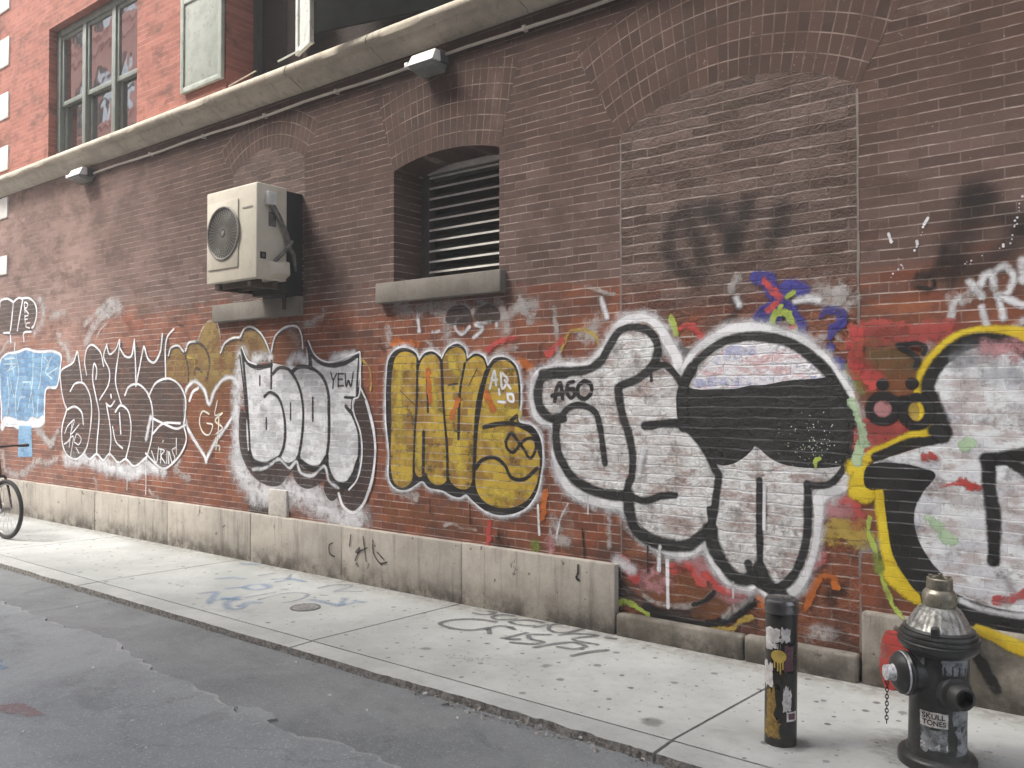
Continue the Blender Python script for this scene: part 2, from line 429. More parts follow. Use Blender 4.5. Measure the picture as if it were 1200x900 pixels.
edge = [(0, 706), (40, 722), (75, 737), (108, 742), (133, 752), (165, 775), (190, 792), (215, 799), (240, 813), (262, 826), (272, 834), (300, 842), (322, 853), (335, 862), (365, 868), (400, 872), (470, 905)]
pp = G2(edge) + [(-1.0, -4.6), (-1.0, -6), (-30, -6), (-30, G2([(0, 706)])[0][1] - .1)]
o = poly_sheet('worn_road_patch', pp, ROADZ + .013, M_ROAD2, road, rag=.045, th=.014)
o['label'] = 'older grey asphalt with a torn edge across the street'
we = G2(edge); out = []
for i in range(len(we) - 1):
    a, b = Vector(we[i]), Vector(we[i + 1]); n = max(1, int((b - a).length / .035)); n = min(n, 120)
    for k in range(n):
        p = a.lerp(b, k / n); q = noise.noise_vector(Vector((p.x * 9, p.y * 9, 3.3))) * .045 + noise.noise_vector(Vector((p.x * 34, p.y * 34, 1.3))) * .045 * .3
        out.append(p + Vector((q.x, q.y)))
mb = MB(); vs = []
for i, p in enumerate(out):
    wd = max(.003, .014 + .05 * noise.noise(Vector((p.x * 3, p.y * 3, 8))) + .03 * noise.noise(Vector((p.x * 17, p.y * 17, 8))))
    t_ = (out[min(i + 1, len(out) - 1)] - out[max(i - 1, 0)]).normalized(); nn_ = Vector((t_.y, -t_.x))
    vs += [(p.x, p.y, ROADZ + .0135), (p.x + nn_.x * wd, p.y + nn_.y * wd, ROADZ + .0175 - .0036)]
mb.add(vs, [(2 * i, 2 * i + 1, 2 * i + 3, 2 * i + 2) for i in range(len(out) - 1)])
we_o = mb.build('worn_edge', asphalt('bare_aggregate', (.38, .38, .385), (.29, .29, .295)), road, smooth=0)
for p_ in we_o.data.polygons:
    if p_.normal.z < 0: p_.flip()
pp2 = G2([(275, 829), (300, 832), (320, 838), (325, 845), (300, 848), (283, 842)])
o = poly_sheet('worn_road_patch', pp2, ROADZ + .014, M_ROAD2, road, rag=.03, th=.012)
for l, c, nm in (([(0, 778), (10, 780), (9, 787), (0, 789)], (.10, .38, .62), 'blue'), ([(18, 826), (40, 832), (58, 838), (40, 842), (10, 838), (0, 832)], (.36, .17, .17), 'faded red')):
    mm = paint('road_paint_' + nm.replace(' ', '_'), c, .55, 0, .95, ground=True, patch=14)
    o = poly_sheet('paint_spot', G2(l), ROADZ + .017, mm, road, rag=.06)
    a = o.data.attributes.new('edge', 'FLOAT', 'POINT'); a.data.foreach_set('value', [1.0] * len(o.data.vertices))
    o['label'] = nm + ' paint spot on the asphalt'

# ------------------------------------------------------------------ sidewalk: slabs with open joints, worn kerb stones
def slab_strip(mb, xs, y0, y1, z, depth, skew, gap=.010, rag=0.0, seed=0):
    for i in range(len(xs) - 1):
        a, b = xs[i] + gap / 2, xs[i + 1] - gap / 2
        n = max(2, int((b - a) / .03)) if rag else 1
        n = min(n, 90)
        f = [] ; bk = []
        for k in range(n + 1):
            x = a + (b - a) * k / n
            d = 0
            dz = 0
            if rag:
                v = noise.noise(Vector((x * 2.1, seed, 0))) + .45 * noise.noise(Vector((x * 9, seed + 4, 0))) + .3 * noise.noise(Vector((x * 37, 9, 0)))
                big = max(0, 1 - abs(x + 2.55) / 1.1)
                d = rag * (.3 + v * .45) * (1 + 2.4 * big)
                dz = -abs(rag * .18 * v)
            f.append((x + (y0 - y1) * 0, y0 + d, z + dz)); bk.append((x + skew * 1.0, y1, z))
        vs = f + bk + [(p[0], p[1] - (.012 if rag else 0) + (rag * .8 * noise.noise(Vector((p[0] * 21, 2, 2)))), z - depth) for p in f] + [(p[0], p[1], z - depth) for p in bk]
        N = n + 1; fs = []; ms = []
        for k in range(n):
            fs.append((k, k + 1, N + k + 1, N + k)); ms.append(0)
            fs.append((2 * N + k, 2 * N + k + 1, k + 1, k)); ms.append(1 if rag else 0)
        fs.append((0, N, 3 * N, 2 * N)); ms.append(0)
        fs.append((n, 2 * N + n, 3 * N + n, N + n)); ms.append(0)
        b0 = len(mb.v); mb.v += vs; mb.f += [tuple(q + b0 for q in f_) for f_ in fs]; mb.m += ms
j1 = onZ(368, 750).x; j1b = onZ(557, 703).x
j2 = onZ(123, 680).x; j2b = onZ(290, 650).x
j3 = onZ(792, 864).x; j3b = onZ(900, 814).x
xs = [j3 + 3.6, j3 + 1.9, j3, j1, j2]
while xs[-1] > -26: xs.append(xs[-1] - 2.3)
xs = sorted(xs)
mb = MB(); slab_strip(mb, xs, YJ + .003, .05, 0, .12, (j1b - j1) * .98, gap=.016)
walk = mb.build('sidewalk', [M_WALK, M_KFACE], smooth=0); walk['kind'] = 'structure'
mb = MB(); slab_strip(mb, xs, YK, YJ - .004, -.003, .14, 0, gap=.02, rag=.03, seed=1)
kerb = mb.build('kerb', [M_KERB, M_KFACE], smooth=0); kerb['kind'] = 'structure'
grid_sheet('sidewalk_bed', -30, 12, YK + .09, .1, -.03, simple('joint_dirt', (.05, .045, .04), scale=20, rough=1, bumpd=.004))

# crumbs and litter lying along the kerb and on the asphalt
mb = MB()
for i in range(420):
    x = random.uniform(-9.5, -1.2); y = YK - abs(random.gauss(0, .028)) + .012; s = random.uniform(.003, .010)
    if i % 3 == 0: x = random.gauss(-2.45, .55); s *= 2.0; y = YK - random.uniform(-.03, .06)
    c = Vector((x, y, ROADZ + s * .4))
    vs = [c + Vector((random.uniform(-1, 1), random.uniform(-1, 1), random.uniform(-.6, .8))) * s for _ in range(4)]
    mb.add(vs, [(0, 1, 2), (0, 2, 3), (0, 3, 1), (1, 3, 2)])
o = mb.build('kerb_rubble', simple('rubble', (.40, .38, .35), scale=60, rough=.95), smooth=0); tag(o, kind='stuff')
M_LIT = simple('litter_paper', (.75, .73, .7), scale=30, rough=.8)
LIT = [(349, 764), (347, 779), (90, 714), (168, 837), (27, 862), (41, 886), (189, 853), (171, 880), (136, 808), (109, 786), (323, 782), (386, 818), (430, 836), (546, 838), (619, 834), (155, 848), (536, 845), (180, 814), (508, 807), (498, 816), (680, 868)]
mb = MB()
for px, py in LIT:
    c = onZ(px, py, ROADZ); s = random.uniform(.005, .012); a = random.uniform(0, 3)
    d = Vector((math.cos(a), math.sin(a), 0)) * s; e = Vector((-math.sin(a), math.cos(a), 0)) * s * .6
    b = Vector((0, 0, .013)); u = Vector((0, 0, .004 + s * .35))
    mb.hexa([c + b - d - e, c + b + d - e, c + b + d + e, c + b - d + e], [c + b + u - d * .6 - e, c + b + u * 1.4 + d - e * .5, c + b + u + d * .7 + e, c + b + u * .7 - d + e * .8])
o = mb.build('paper_litter', M_LIT, smooth=0); tag(o, kind='stuff')

# round valve cover in the sidewalk
c = onZ(358, 712)
M_IRON = simple('cast_iron', (.16, .155, .15), (.10, .098, .095), 30, .6, .3, .002, 60)
M_VALVE = simple('worn_grey_iron', (.34, .33, .32), (.22, .215, .21), 40, .6, .2, .003, 80)
vc = empty('valve_cover', c, 0, 'small round iron cover set into the pale sidewalk near blue writing', 'cover')
mb = MB(); mb.lathe([(.115, .0), (.115, .004), (.098, .005), (.098, .002)], 36, cap=False); mb.build('rim', M_IRON, vc)
mb = MB(); mb.lathe([(.095, .0), (.095, .0045), (.09, .006), (.001, .006)], 36)
for i in range(-3, 4):
    w = math.sqrt(max(0, .08 ** 2 - (i * .022) ** 2)); mb.box(-w, w, i * .022 - .005, i * .022 + .005, .0055, .0095)
mb.build('lid', M_VALVE, vc, smooth=30)

# ------------------------------------------------------------------ the brick building
ROOT = Vector((-6.5, 0, 0)); OFF = -ROOT
bld = empty('brick_building', ROOT, 0, 'long soot stained red brick building covered in spray paint along the sidewalk', 'building')
def part(mb, name, m, parent=None, **kw):
    o = mb.build(name, m, parent or bld, **kw)
    o.location = OFF if parent is None else o.location
    return o
XL, XR, ZT = XW(8) - .62, 4.2, 9.6
def arch_hole(x0, x1, z0, zs, rise, n=20):
    pts = [(x0, z0), (x1, z0)]
    w = (x1 - x0) / 2; cx = (x0 + x1) / 2
    if rise > 0:
        rad = (w * w + rise * rise) / (2 * rise); cz = zs + rise - rad; a = math.asin(w / rad)
        for i in range(n + 1):
            q = a - 2 * a * i / n
            pts.append((cx + rad * math.sin(q), cz + rad * math.cos(q)))
    else: pts += [(x1, zs), (x0, zs)]
    return pts
LX0, LX1 = XW(461), XW(585); LZ0 = ZW(461, 332); LZS = ZW(461, 201)
LRISE = ZW(535, 170) - LZS - .01
louv_h = arch_hole(LX0, LX1, LZ0, LZS, LRISE)
WX0, WX1 = XW(54), XW(158); WZ0, WZ1 = 4.60, ZW(55, 36)
win_h = arch_hole(WX0, WX1, WZ0, WZ1, 0)
UX0, UX1 = XW(263), XW(354); UZ0, UZ1 = 4.60, 7.4
upp_h = arch_hole(UX0, UX1, UZ0, UZ1 - .2, .2)
w2 = [arch_hole(x, x + 1.3, 4.60, 7.2, .2) for x in (-3.9, -.6, 2.0)]
outer = [(XL, -.05), (XR, -.05), (XR, ZT), (XL, ZT)]
loops = [outer, louv_h, win_h, upp_h] + w2
flat = [p for l in loops for p in l]
tri = tessellate_polygon([[Vector((p[0], p[1], 0)) for p in l] for l in loops])
mb = MB(); mb.add([(p[0], 0, p[1]) for p in flat], [tuple(t) for t in tri])
def reveal(mb, hole, d, y=0):
    n = len(hole)
    vs = [(p[0], y, p[1]) for p in hole] + [(p[0], y + d, p[1]) for p in hole]
    mb.add(vs, [(i, (i + 1) % n, n + (i + 1) % n, n + i) for i in range(n)])
reveal(mb, louv_h, .42); reveal(mb, win_h, .30); reveal(mb, upp_h, .45)
for h in w2: reveal(mb, h, .3)
# side walls and back, roof edge
mb.add([(XL, 0, -.05), (XL, 0, ZT), (XL, 9, ZT), (XL, 9, -.05)], [(0, 1, 2, 3)])
mb.add([(XR, 0, -.05), (XR, 9, -.05), (XR, 9, ZT), (XR, 0, ZT)], [(0, 1, 2, 3)])
mb.add([(XL, 9, -.05), (XL, 9, ZT), (XR, 9, ZT), (XR, 9, -.05)], [(0, 1, 2, 3)])
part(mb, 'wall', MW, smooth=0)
mb = MB(); mb.add([(XL, .0, ZT), (XR, .0, ZT), (XR, 9, ZT), (XL, 9, ZT)], [(0, 1, 2, 3)]); part(mb, 'roof', M_IRON, smooth=0)
mb = MB(); mb.add([(XL + .05, .9, 0), (XR - .05, .9, 0), (XR - .05, .9, ZT - .1), (XL + .05, .9, ZT - .1)], [(0, 1, 2, 3)])
part(mb, 'dark_interior', simple('dark_room', (.02, .019, .018), rough=1, bumpd=0), smooth=0)
# ragged bricks and mortar of the blocked up bays
IX0, IX1 = XW(728), XW(1007)
bay = arch_hole(IX0, IX1, .1, ZW(730, 158), ZW(890, 84) - ZW(730, 158))
tri = tessellate_polygon([[Vector((p[0], p[1], 0)) for p in bay]])
mb = MB(); mb.add([(p[0], -.0009, p[1]) for p in bay], [tuple(t) for t in tri])
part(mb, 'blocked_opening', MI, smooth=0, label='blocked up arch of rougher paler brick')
AX0, AX1 = XW(272), XW(356)
bay2 = arch_hole(AX0, AX1, 2.5, ZW(275, 207), .19)
tri = tessellate_polygon([[Vector((p[0], p[1], 0)) for p in bay2]])
mb = MB(); mb.add([(p[0], -.0009, p[1]) for p in bay2], [tuple(t) for t in tri])
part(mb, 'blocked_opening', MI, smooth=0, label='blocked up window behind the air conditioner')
M_JOINT = simple('mortar_seam', (.22, .185, .17), scale=20, rough=.95)
mb = MB()
for x in (IX0, IX1):
    n = 60; z0, z1 = .16, ZW(730, 158) - .03
    vs = []; fs = []
    for i in range(n + 1):
        z = z0 + (z1 - z0) * i / n; w = .006 + .004 * noise.noise(Vector((x, z * 9, 0))); q = .004 * noise.noise(Vector((z * 6, x, 5)))
        vs += [(x + q - w, -.0026, z), (x + q + w, -.0026, z)]
    for i in range(n): fs.append((2 * i, 2 * i + 1, 2 * i + 3, 2 * i + 2))
    mb.add(vs, fs); part(mb, 'mortar_seam', M_JOINT, smooth=0); mb = MB()

def arch_ring(x0, x1, zs, rise, thick, y, label):
    w = (x1 - x0) / 2; cx = (x0 + x1) / 2; rad = (w * w + rise * rise) / (2 * rise); cz = zs + rise - rad
    a = math.asin(w / rad); n = 40; vs = []; fs = []; uvs = []
    rr = [0, thick]
    for i in range(n + 1):
        q = -a + 2 * a * i / n
        for t in rr:
            vs.append((cx + (rad + t) * math.sin(q), y, min(cz + (rad + t) * math.cos(q), 4.45))); uvs.append((q * (rad + t * .35), t))
    for i in range(n): fs.append((2 * i, 2 * i + 2, 2 * i + 3, 2 * i + 1))
    mb = MB(); mb.add(vs, fs); o = part(mb, 'brick_arch', MA, smooth=0, label=label)
    ul = o.data.uv_layers.new(name='UVMap')
    for lp in o.data.loops: ul.data[lp.index].uv = uvs[lp.vertex_index]
    for p in o.data.polygons:
        if p.normal.y > 0: p.flip()
arch_ring(IX0 - .01, IX1 + .01, ZW(730, 158), ZW(890, 84) - ZW(730, 158), .74, -.0018, 'wide low brick arch over the blocked bay')
arch_ring(LX0, LX1, LZS, LRISE, .66, -.0018, 'brick arch over the louvred window')
arch_ring(AX0, AX1, ZW(275, 207), .19, .36, -.0018, 'brick arch above the air conditioner')

# base stones
def stones(name, cuts, z1, yf, m, label, yb=.02, gap=.004, bev=.007):
    for i in range(len(cuts) - 1):
        a, b = cuts[i] + gap / 2, cuts[i + 1] - gap / 2; mb = MB()
        y = yf + random.uniform(-.003, .003); z = z1 + random.uniform(-.004, .004)
        mb.box(a, b, y, yb, -.03, z)
        part(mb, name, m, bevel=bev, smooth=50)
def BX(px): return onY(px, 465, YF).x
cuts = sorted([BX(720), BX(541), BX(401), BX(294), BX(197), BX(112), BX(40), BX(-20), XL])
stones('base_stone', cuts, .466, YF, M_STONE, 'long pale stone base course with dark streaks')
stones('base_stone', [BX(721), BX(870), BX(1004)], .15, YF - .005, M_STONE2, 'low rough stone kerb under the blocked bay', bev=.02)
stones('base_stone', [BX(1006), BX(1270), BX(1500), XR], .405, YF + .012, M_STONE2, 'rough dark base stone behind the fire hydrant', bev=.02)
# belt course
prof = [(0.02, 4.44), (-.03, 4.44), (-.05, 4.455), (-.10, 4.475), (-.130, 4.500), (-.150, 4.535), (-.190, 4.537), (-.220, 4.548), (-.232, 4.578), (-.225, 4.608), (-.200, 4.630), (-.10, 4.655), (0.02, 4.69)]
cuts = sorted([XW(p, -.1) for p in (610, 440, 345, 250, 140, 50)] + [XR, -.5, -2.0, XL])
for i in range(len(cuts) - 1):
    mb = MB(); a, b = cuts[i] + .004, cuts[i + 1] - .004; n = len(prof); dy = random.uniform(-.004, .004); k = 14
    vs = []; fs = []
    for j in range(k + 1):
        x = a + (b - a) * j / k
        for q, (y, z) in enumerate(prof):
            d = .006 * noise.noise(Vector((x * 3, y * 20, z * 20))) if y < 0 else 0
            xx = x + (.02 * math.sin(q * .8) if j in (0, k) else 0)
            vs.append((xx, y + d + dy, z + d * .6))
    for j in range(k):
        for q in range(n):
            q2 = (q + 1) % n; fs.append((j * n + q, j * n + q2, (j + 1) * n + q2, (j + 1) * n + q))
    fs.append(tuple(reversed(range(n)))); fs.append(tuple(range(k * n, k * n + n)))
    mb.add(vs, fs); part(mb, 'belt_stone', M_BELT, smooth=50)
# quoins on the far corner
mb = MB(); mb = None
q0 = [(-15, 14), (46, 79), (110, 140), (172, 200), (232, 256), (300, 322)]
for k, (ya, yb_) in enumerate(q0):
    za, zb = ZW(6, yb_), ZW(6, ya); mb = MB(); mb.box(XL - .03, XL + .62, -.02, .3, za, zb); part(mb, 'quoin', M_QUOIN, bevel=.008)
    zn = ZW(6, q0[k - 1][1]) if k else zb + .4
    mb = MB(); mb.box(XL - .03, XL + .28, -.02, .3, zb + .006, zn - .006); part(mb, 'quoin', M_QUOIN, bevel=.008)

# ------------------------------------------------------------------ upper sash window
M_FRAME = simple('grey_green_window_paint', (.20, .22, .195), (.155, .175, .155), 5, .5)
def glass_mat(name, tint=(.015, .017, .018)):
    m, t, b = mat(name); P = t.obj()
    t.put(b.inputs['Base Color'], tint); b.inputs['Roughness'].default_value = .02
    b.inputs['Specular IOR Level'].default_value = 1.0; b.inputs['IOR'].default_value = 3.0
    t.put(b.inputs['Normal'], t.bump(t.noise(P, 2.2, 2), .01, .25)); return m
M_GLASS = glass_mat('old_window_glass')
wf = MB(); y0, y1 = .10, .19
W3 = (WX1 - WX0) / 3
wf.box(WX0 + .002, WX0 + .10, y0, y1, WZ0, WZ1 - .002); wf.box(WX1 - .10, WX1 - .002, y0, y1, WZ0, WZ1 - .002)
wf.box(WX0 + .10, WX1 - .10, y0 + .001, y1 - .001, WZ1 - .09, WZ1 - .003)
WZM = ZW(92, 105)
for k in (1, 2): wf.box(WX0 + W3 * k - .045, WX0 + W3 * k + .045, y0 + .002, y1 - .002, WZ0, WZ1 - .09)
wo = part(wf, 'window', M_FRAME, bevel=.006, label='tall grey green sash window in three bays'); wo.location = OFF
gl = MB(); sa = MB(); lo = MB()
for k in range(3):
    a = WX0 + W3 * k + (.10 if k == 0 else .045); b = WX0 + W3 * (k + 1) - (.10 if k == 2 else .045)
    for (mbx, yy, za, zb) in ((sa, .125, WZM - .03, WZ1 - .09), (lo, .165, WZ0, WZM + .02)):
        e = .045
        mbx.box(a, a + e, yy, yy + .035, za, zb); mbx.box(b - e, b, yy, yy + .035, za, zb)
        mbx.box(a + e, b - e, yy + .001, yy + .034, zb - e, zb); mbx.box(a + e, b - e, yy + .001, yy + .034, za, za + e * 1.3)
        gl.add([(a + e, yy + .018, za + e), (b - e, yy + .018 + .003 * k, za + e), (b - e, yy + .018 + .002 * k, zb - e), (a + e, yy + .018, zb - e)], [(0, 1, 2, 3)])
sa.build('upper_sash', M_FRAME, wo, bevel=.004); lo.build('lower_sash', M_FRAME, wo, bevel=.004); gl.build('pane', M_GLASS, wo, smooth=0)

# second upper opening with dark frame, steel shutters
M_GLASS2 = glass_mat('dim_glass', (.01, .01, .01)); M_GLASS2.node_tree.nodes['Principled BSDF'].inputs['IOR'].default_value = 1.25
M_DARKF = simple('dark_window_frame', (.05, .053, .05), scale=5, rough=.5)
mb = MB(); y0, y1 = .32, .42
mb.box(UX0 + .003, UX0 + .09, y0, y1, UZ0, UZ1 - .25); mb.box(UX1 - .09, UX1 - .003, y0, y1, UZ0, UZ1 - .25)
mb.box(UX0 + .09, UX1 - .09, y0, y1, 6.2, 6.28); mb.box(UX0 + .09, UX1 - .09, y0, y1, 4.68, 4.75)
wo2 = part(mb, 'window', M_DARKF, bevel=.005, label='deep set dark window between steel shutters')
mb = MB(); mb.box(UX0 + .09, UX1 - .09, .37, .378, 4.75, 6.2); mb.box(UX0 + .09, UX1 - .09, .36, .368, 6.28, 7.2); mb.build('pane', M_GLASS2, wo2, smooth=0)
for h in w2:
    xa, xb = h[0][0], h[1][0]; mb = MB()
    mb.box(xa + .003, xa + .08, .15, .25, 4.62, 7.1); mb.box(xb - .08, xb - .003, .15, .25, 4.62, 7.1); mb.box(xa + .08, xb - .08, .16, .24, 5.8, 5.88)
    q = part(mb, 'window', M_DARKF, bevel=.005); mb = MB(); mb.box(xa + .08, xb - .08, .2, .21, 4.62, 7.25); mb.build('pane', M_GLASS, q, smooth=0)
M_SHUT = simple('flaking_grey_green_steel', (.40, .43, .385), (.33, .36, .32), 6, .6, 0, .002, 30, dirt=((.16, .12, .09), .5))
M_SHUTW = simple('flaking_white_steel', (.66, .68, .64), (.56, .58, .54), 6, .6, 0, .002, 30, dirt=((.13, .09, .07), .6))
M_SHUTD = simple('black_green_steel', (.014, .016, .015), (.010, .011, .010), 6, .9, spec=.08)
def shutter(hx, zb, zt, w, th, swing, m, label, y=-.02, sgn=-1, rails=True):
    """leaf hinged at hx; swing = angle away from the wall plane"""
    mb = MB()
    mb.X = Matrix.Translation((hx, y, 0)) @ Matrix.Rotation(swing, 4, 'Z')
    x0, x1 = (-w, 0) if sgn < 0 else (0, w)
    mb.box(x0, x1, -th * .5, 0, zb, zt)
    e = .055
    if rails:
        mb.box(x0 - .004, x0 + e, -th, .004, zb - .004, zt); mb.box(x1 - e, x1 + .004, -th, .004, zb - .004, zt)
        for z in (zb - .003, zb + .95, zb + 1.9): mb.box(x0 + e, x1 - e, -th + .002, .003, z, z + e)
    o = part(mb, 'shutter', m, bevel=.003, label=label)
    hxx = x1 if sgn < 0 else x0
    for z in (zb + .25, zb + 1.6):
        lug = MB()
        lug.lathe([(.018, z - .05), (.018, z + .05)], 10)
        lug.v[-20:] = [tuple(mb.X @ Vector((hxx + .02, -.02, 0)) - mb.X @ Vector((0, 0, 0)) + Vector(v)) for v in lug.v[-20:]]
        lug.build('hinge', M_IRON, o)
    return o
SZ = 4.86
s1 = shutter(UX0 - .01, SZ, 7.3, UX0 - XW(215), .035, R(0), M_SHUT, 'flaking grey green steel shutter folded back on the wall')
s2 = shutter(XW(351, -.03), ZW(350, 66, -.05), 7.3, .36, .035, R(-18), M_SHUTW, 'flaking white shutter half open beside the dark window', y=-.05, sgn=1, rails=True)
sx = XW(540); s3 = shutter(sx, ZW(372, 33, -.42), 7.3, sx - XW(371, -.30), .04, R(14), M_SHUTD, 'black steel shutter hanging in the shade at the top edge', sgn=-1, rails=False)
mb = MB()
mb.tube([onY(268, 101, -.06), onY(300, 83, -.10)], .007, 6); o = mb.build('stay_bar', M_BELT, s1)
mb = MB(); mb.tube([onY(326, 72, -.12), onY(368, 50, -.10)], .009, 6); mb.build('stay_bar', M_SHUTW, s2)

# ------------------------------------------------------------------ louvred window
M_LOUV = simple('grey_louvre_paint', (.80, .78, .73), (.66, .64, .60), 8, .5)
M_LFR = simple('dark_louvre_frame', (.085, .082, .075), scale=6, rough=.6)
yL = .33; fz = ZW(500, 206, yL)
lx0, lx1 = LX0 + .004, LX1 - .004
mb = MB()
mb.box(lx0, lx0 + .10, yL, yL + .08, LZ0 + .004, fz - .004); mb.box(lx1 - .06, lx1, yL, yL + .08, LZ0 + .004, fz - .004)
mb.box(lx0 + .1, lx1 - .06, yL + .086, yL + .1, LZ0 + .006, fz - .006) if 0 else mb.box(lx0 + .1, lx1 - .06, yL + .05, yL + .079, fz - .05, fz - .004)
lv = part(mb, 'louvre_window', M_LFR, bevel=.004, label='deep arched opening closed by a metal louvre')
mb = MB(); mb.box(lx0, lx1, yL - .01, yL + .085, fz, fz + .055); mb.build('louvre_rail', M_LOUV, lv, bevel=.004)
mb = MB(); mb.box(lx0 + .1, lx1 - .06, yL - .004, yL + .08, LZ0 + .004, LZ0 + .045); mb.build('louvre_rail', M_LOUV, lv, bevel=.004)
mb = MB(); n = 10
for i in range(n):
    z = LZ0 + .05 + (fz - LZ0 - .06) * (i + .75) / n
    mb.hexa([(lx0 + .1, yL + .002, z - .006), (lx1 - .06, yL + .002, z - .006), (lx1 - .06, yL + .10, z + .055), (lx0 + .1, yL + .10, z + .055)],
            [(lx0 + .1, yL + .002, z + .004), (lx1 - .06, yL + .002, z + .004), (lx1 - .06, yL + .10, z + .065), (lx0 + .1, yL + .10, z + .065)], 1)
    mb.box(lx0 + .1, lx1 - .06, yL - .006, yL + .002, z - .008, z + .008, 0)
mb.build('louvre_slats', [M_LOUV, simple('shaded_louvre_underside', (.05, .048, .044), rough=.8)], lv, smooth=0)  # slat bodies coloured dark for shade, front lips pale as lit edges
mb = MB(); mb.box(lx0 + .1, lx1 - .06, yL + .12, yL + .13, LZ0, fz); mb.box(lx0 + .02, lx1 - .02, yL + .06, yL + .07, fz + .05, fz + .36); mb.build('backing', simple('black_backing', (.022, .015, .011), rough=1, bumpd=0), lv, smooth=0)
mb = MB()
for i in range(260):
    x = random.uniform(lx0 + .35, lx1 - .02); k = (x - lx0 - .3) / (lx1 - lx0 - .3)
    c = Vector((x, random.uniform(yL, yL + .05), fz + .055 + abs(random.gauss(0, .03)) * (.5 + k))); a = random.uniform(0, 6); s = random.uniform(.008, .022)
    d = Vector((math.cos(a), math.sin(a) * .4, random.uniform(-.6, .6))) * s; e = Vector((-math.sin(a), .3, math.cos(a))) * s * .6
    mb.add([c - d, c + e, c + d, c - e], [(0, 1, 2, 3)])
o = mb.build('dry_leaf_litter', simple('dry_leaves', (.16, .075, .03), (.09, .045, .02), 40, .9), smooth=0); tag(o, 'dry brown leaves heaped on top of the louvre under the arch', 'leaves', kind='stuff')
mb = MB(); mb.box(XW(447), XW(593), -.075, .03, ZW(593, 341, -.07), LZ0 + .0)
mb.box(LX0 + .001, LX1 - .001, .03, .33, LZ0 - .05, LZ0 + .003)
part(mb, 'window_sill', M_SILL, bevel=.008, label='worn stone sill under the louvred window')
mb = MB(); mb.box(XW(255), XW(355), -.07, .02, ZW(300, 373, -.07), ZW(300, 352, -.07)); part(mb, 'window_sill', M_SILL, bevel=.008, label='stone sill below the air conditioner')
# stone tablet set above the base course
mb = MB(); mb.box(XW(318), XW(339), -.03, .02, .45, ZW(328, 574)); o = part(mb, 'wall_tablet', simple('pale_tablet', (.52, .49, .45), (.43, .40, .36), 14, .8, dirt=((.12, .10, .09), .6)), bevel=.006, label='small pale stone tablet on the base course')

# ------------------------------------------------------------------ facades across the street, reflected in the upper window or added for shade
M_RED2 = simple('painted_red_facade', (.70, .30, .24), (.62, .25, .19), 2, .8)
M_CREAM = simple('cream_facade', (.62, .52, .40), (.54, .45, .35), 2, .8)
def facade(name, label, x0, x1, y, zt, m, nx, rows, trim):
    root = empty(name, ((x0 + x1) / 2, y, 0), 0, label, 'building'); off = -root.location
    holes = []; st = (x1 - x0) / nx
    for r_ in rows:
        for i in range(nx):
            cx = x0 + st * (i + .5); holes.append(arch_hole(cx - .62, cx + .62, r_, r_ + 1.75, .3, 10))
    out = [(x0, -.05), (x1, -.05), (x1, zt), (x0, zt)]; ls = [out] + holes
    tri = tessellate_polygon([[Vector((p[0], p[1], 0)) for p in l] for l in ls])
    mb = MB(); mb.add([(p[0], y, p[1]) for l in ls for p in l], [tuple(t) for t in tri])
    for h in holes: reveal(mb, h, -.25, y)
    mb.add([(x0, y, 0), (x0, y, zt), (x0, y - 8, zt), (x0, y - 8, 0)], [(0, 1, 2, 3)]); mb.add([(x1, y, 0), (x1, y, zt), (x1, y - 8, zt), (x1, y - 8, 0)], [(0, 1, 2, 3)])
    mb.add([(x0, y, zt), (x1, y, zt), (x1, y - 8, zt), (x0, y - 8, zt)], [(0, 1, 2, 3)])
    o = mb.build('wall', m, root, smooth=0, off=off)
    tr = MB()
    for h in holes:
        fr = MB(); gl = MB()
        a, b, z = h[0][0], h[1][0], h[0][1]
        fr.box(a, a + .07, y - .2, y - .12, z, z + 1.9); fr.box(b - .07, b, y - .2, y - .12, z, z + 1.9); fr.box(a + .07, b - .07, y - .19, y - .13, z + .95, z + 1.02)
        gl.box(a, b, y - .18, y - .17, z, z + 2.1); q = fr.build('window', M_DARKF, root, smooth=0, off=off); gl.build('pane', M_GLASS, q, smooth=0); tr.box(a - .12, b + .12, y - .02, y + .12, z - .16, z)
    for r_ in rows: tr.box(x0, x1, y - .02, y + .16, r_ - .7, r_ - .5)
    tr.box(x0, x1, y - .02, y + .4, zt - .5, zt - .05)
    tr.build('trim', trim, root, smooth=0, off=off)
M_RED3 = simple('unseen_dark_brick_facade', (.16, .06, .045), (.12, .045, .035), 2, .8)
M_TRIM = simple('pale_trim', (.6, .56, .5), rough=.8)
facade('brick_building', 'red painted building with arched windows across the street', -37, -25, -9.6, 18.5, M_RED2, 6, (1.2, 4.6, 8.0, 11.4, 14.8), M_RED2)
facade('cream_building', 'cream coloured building farther along across the street', -50, -37.3, -9.8, 15, M_CREAM, 6, (1.2, 4.6), M_TRIM)
facade('brick_building', 'unseen dark brick building across the street, sized to shade the right of the wall', -14.0, 9, -8.4, 14, M_RED3, 8, (1.0, 4.6, 8.2, 11.3), M_TRIM)  # out of view; length and height set to shade the right end
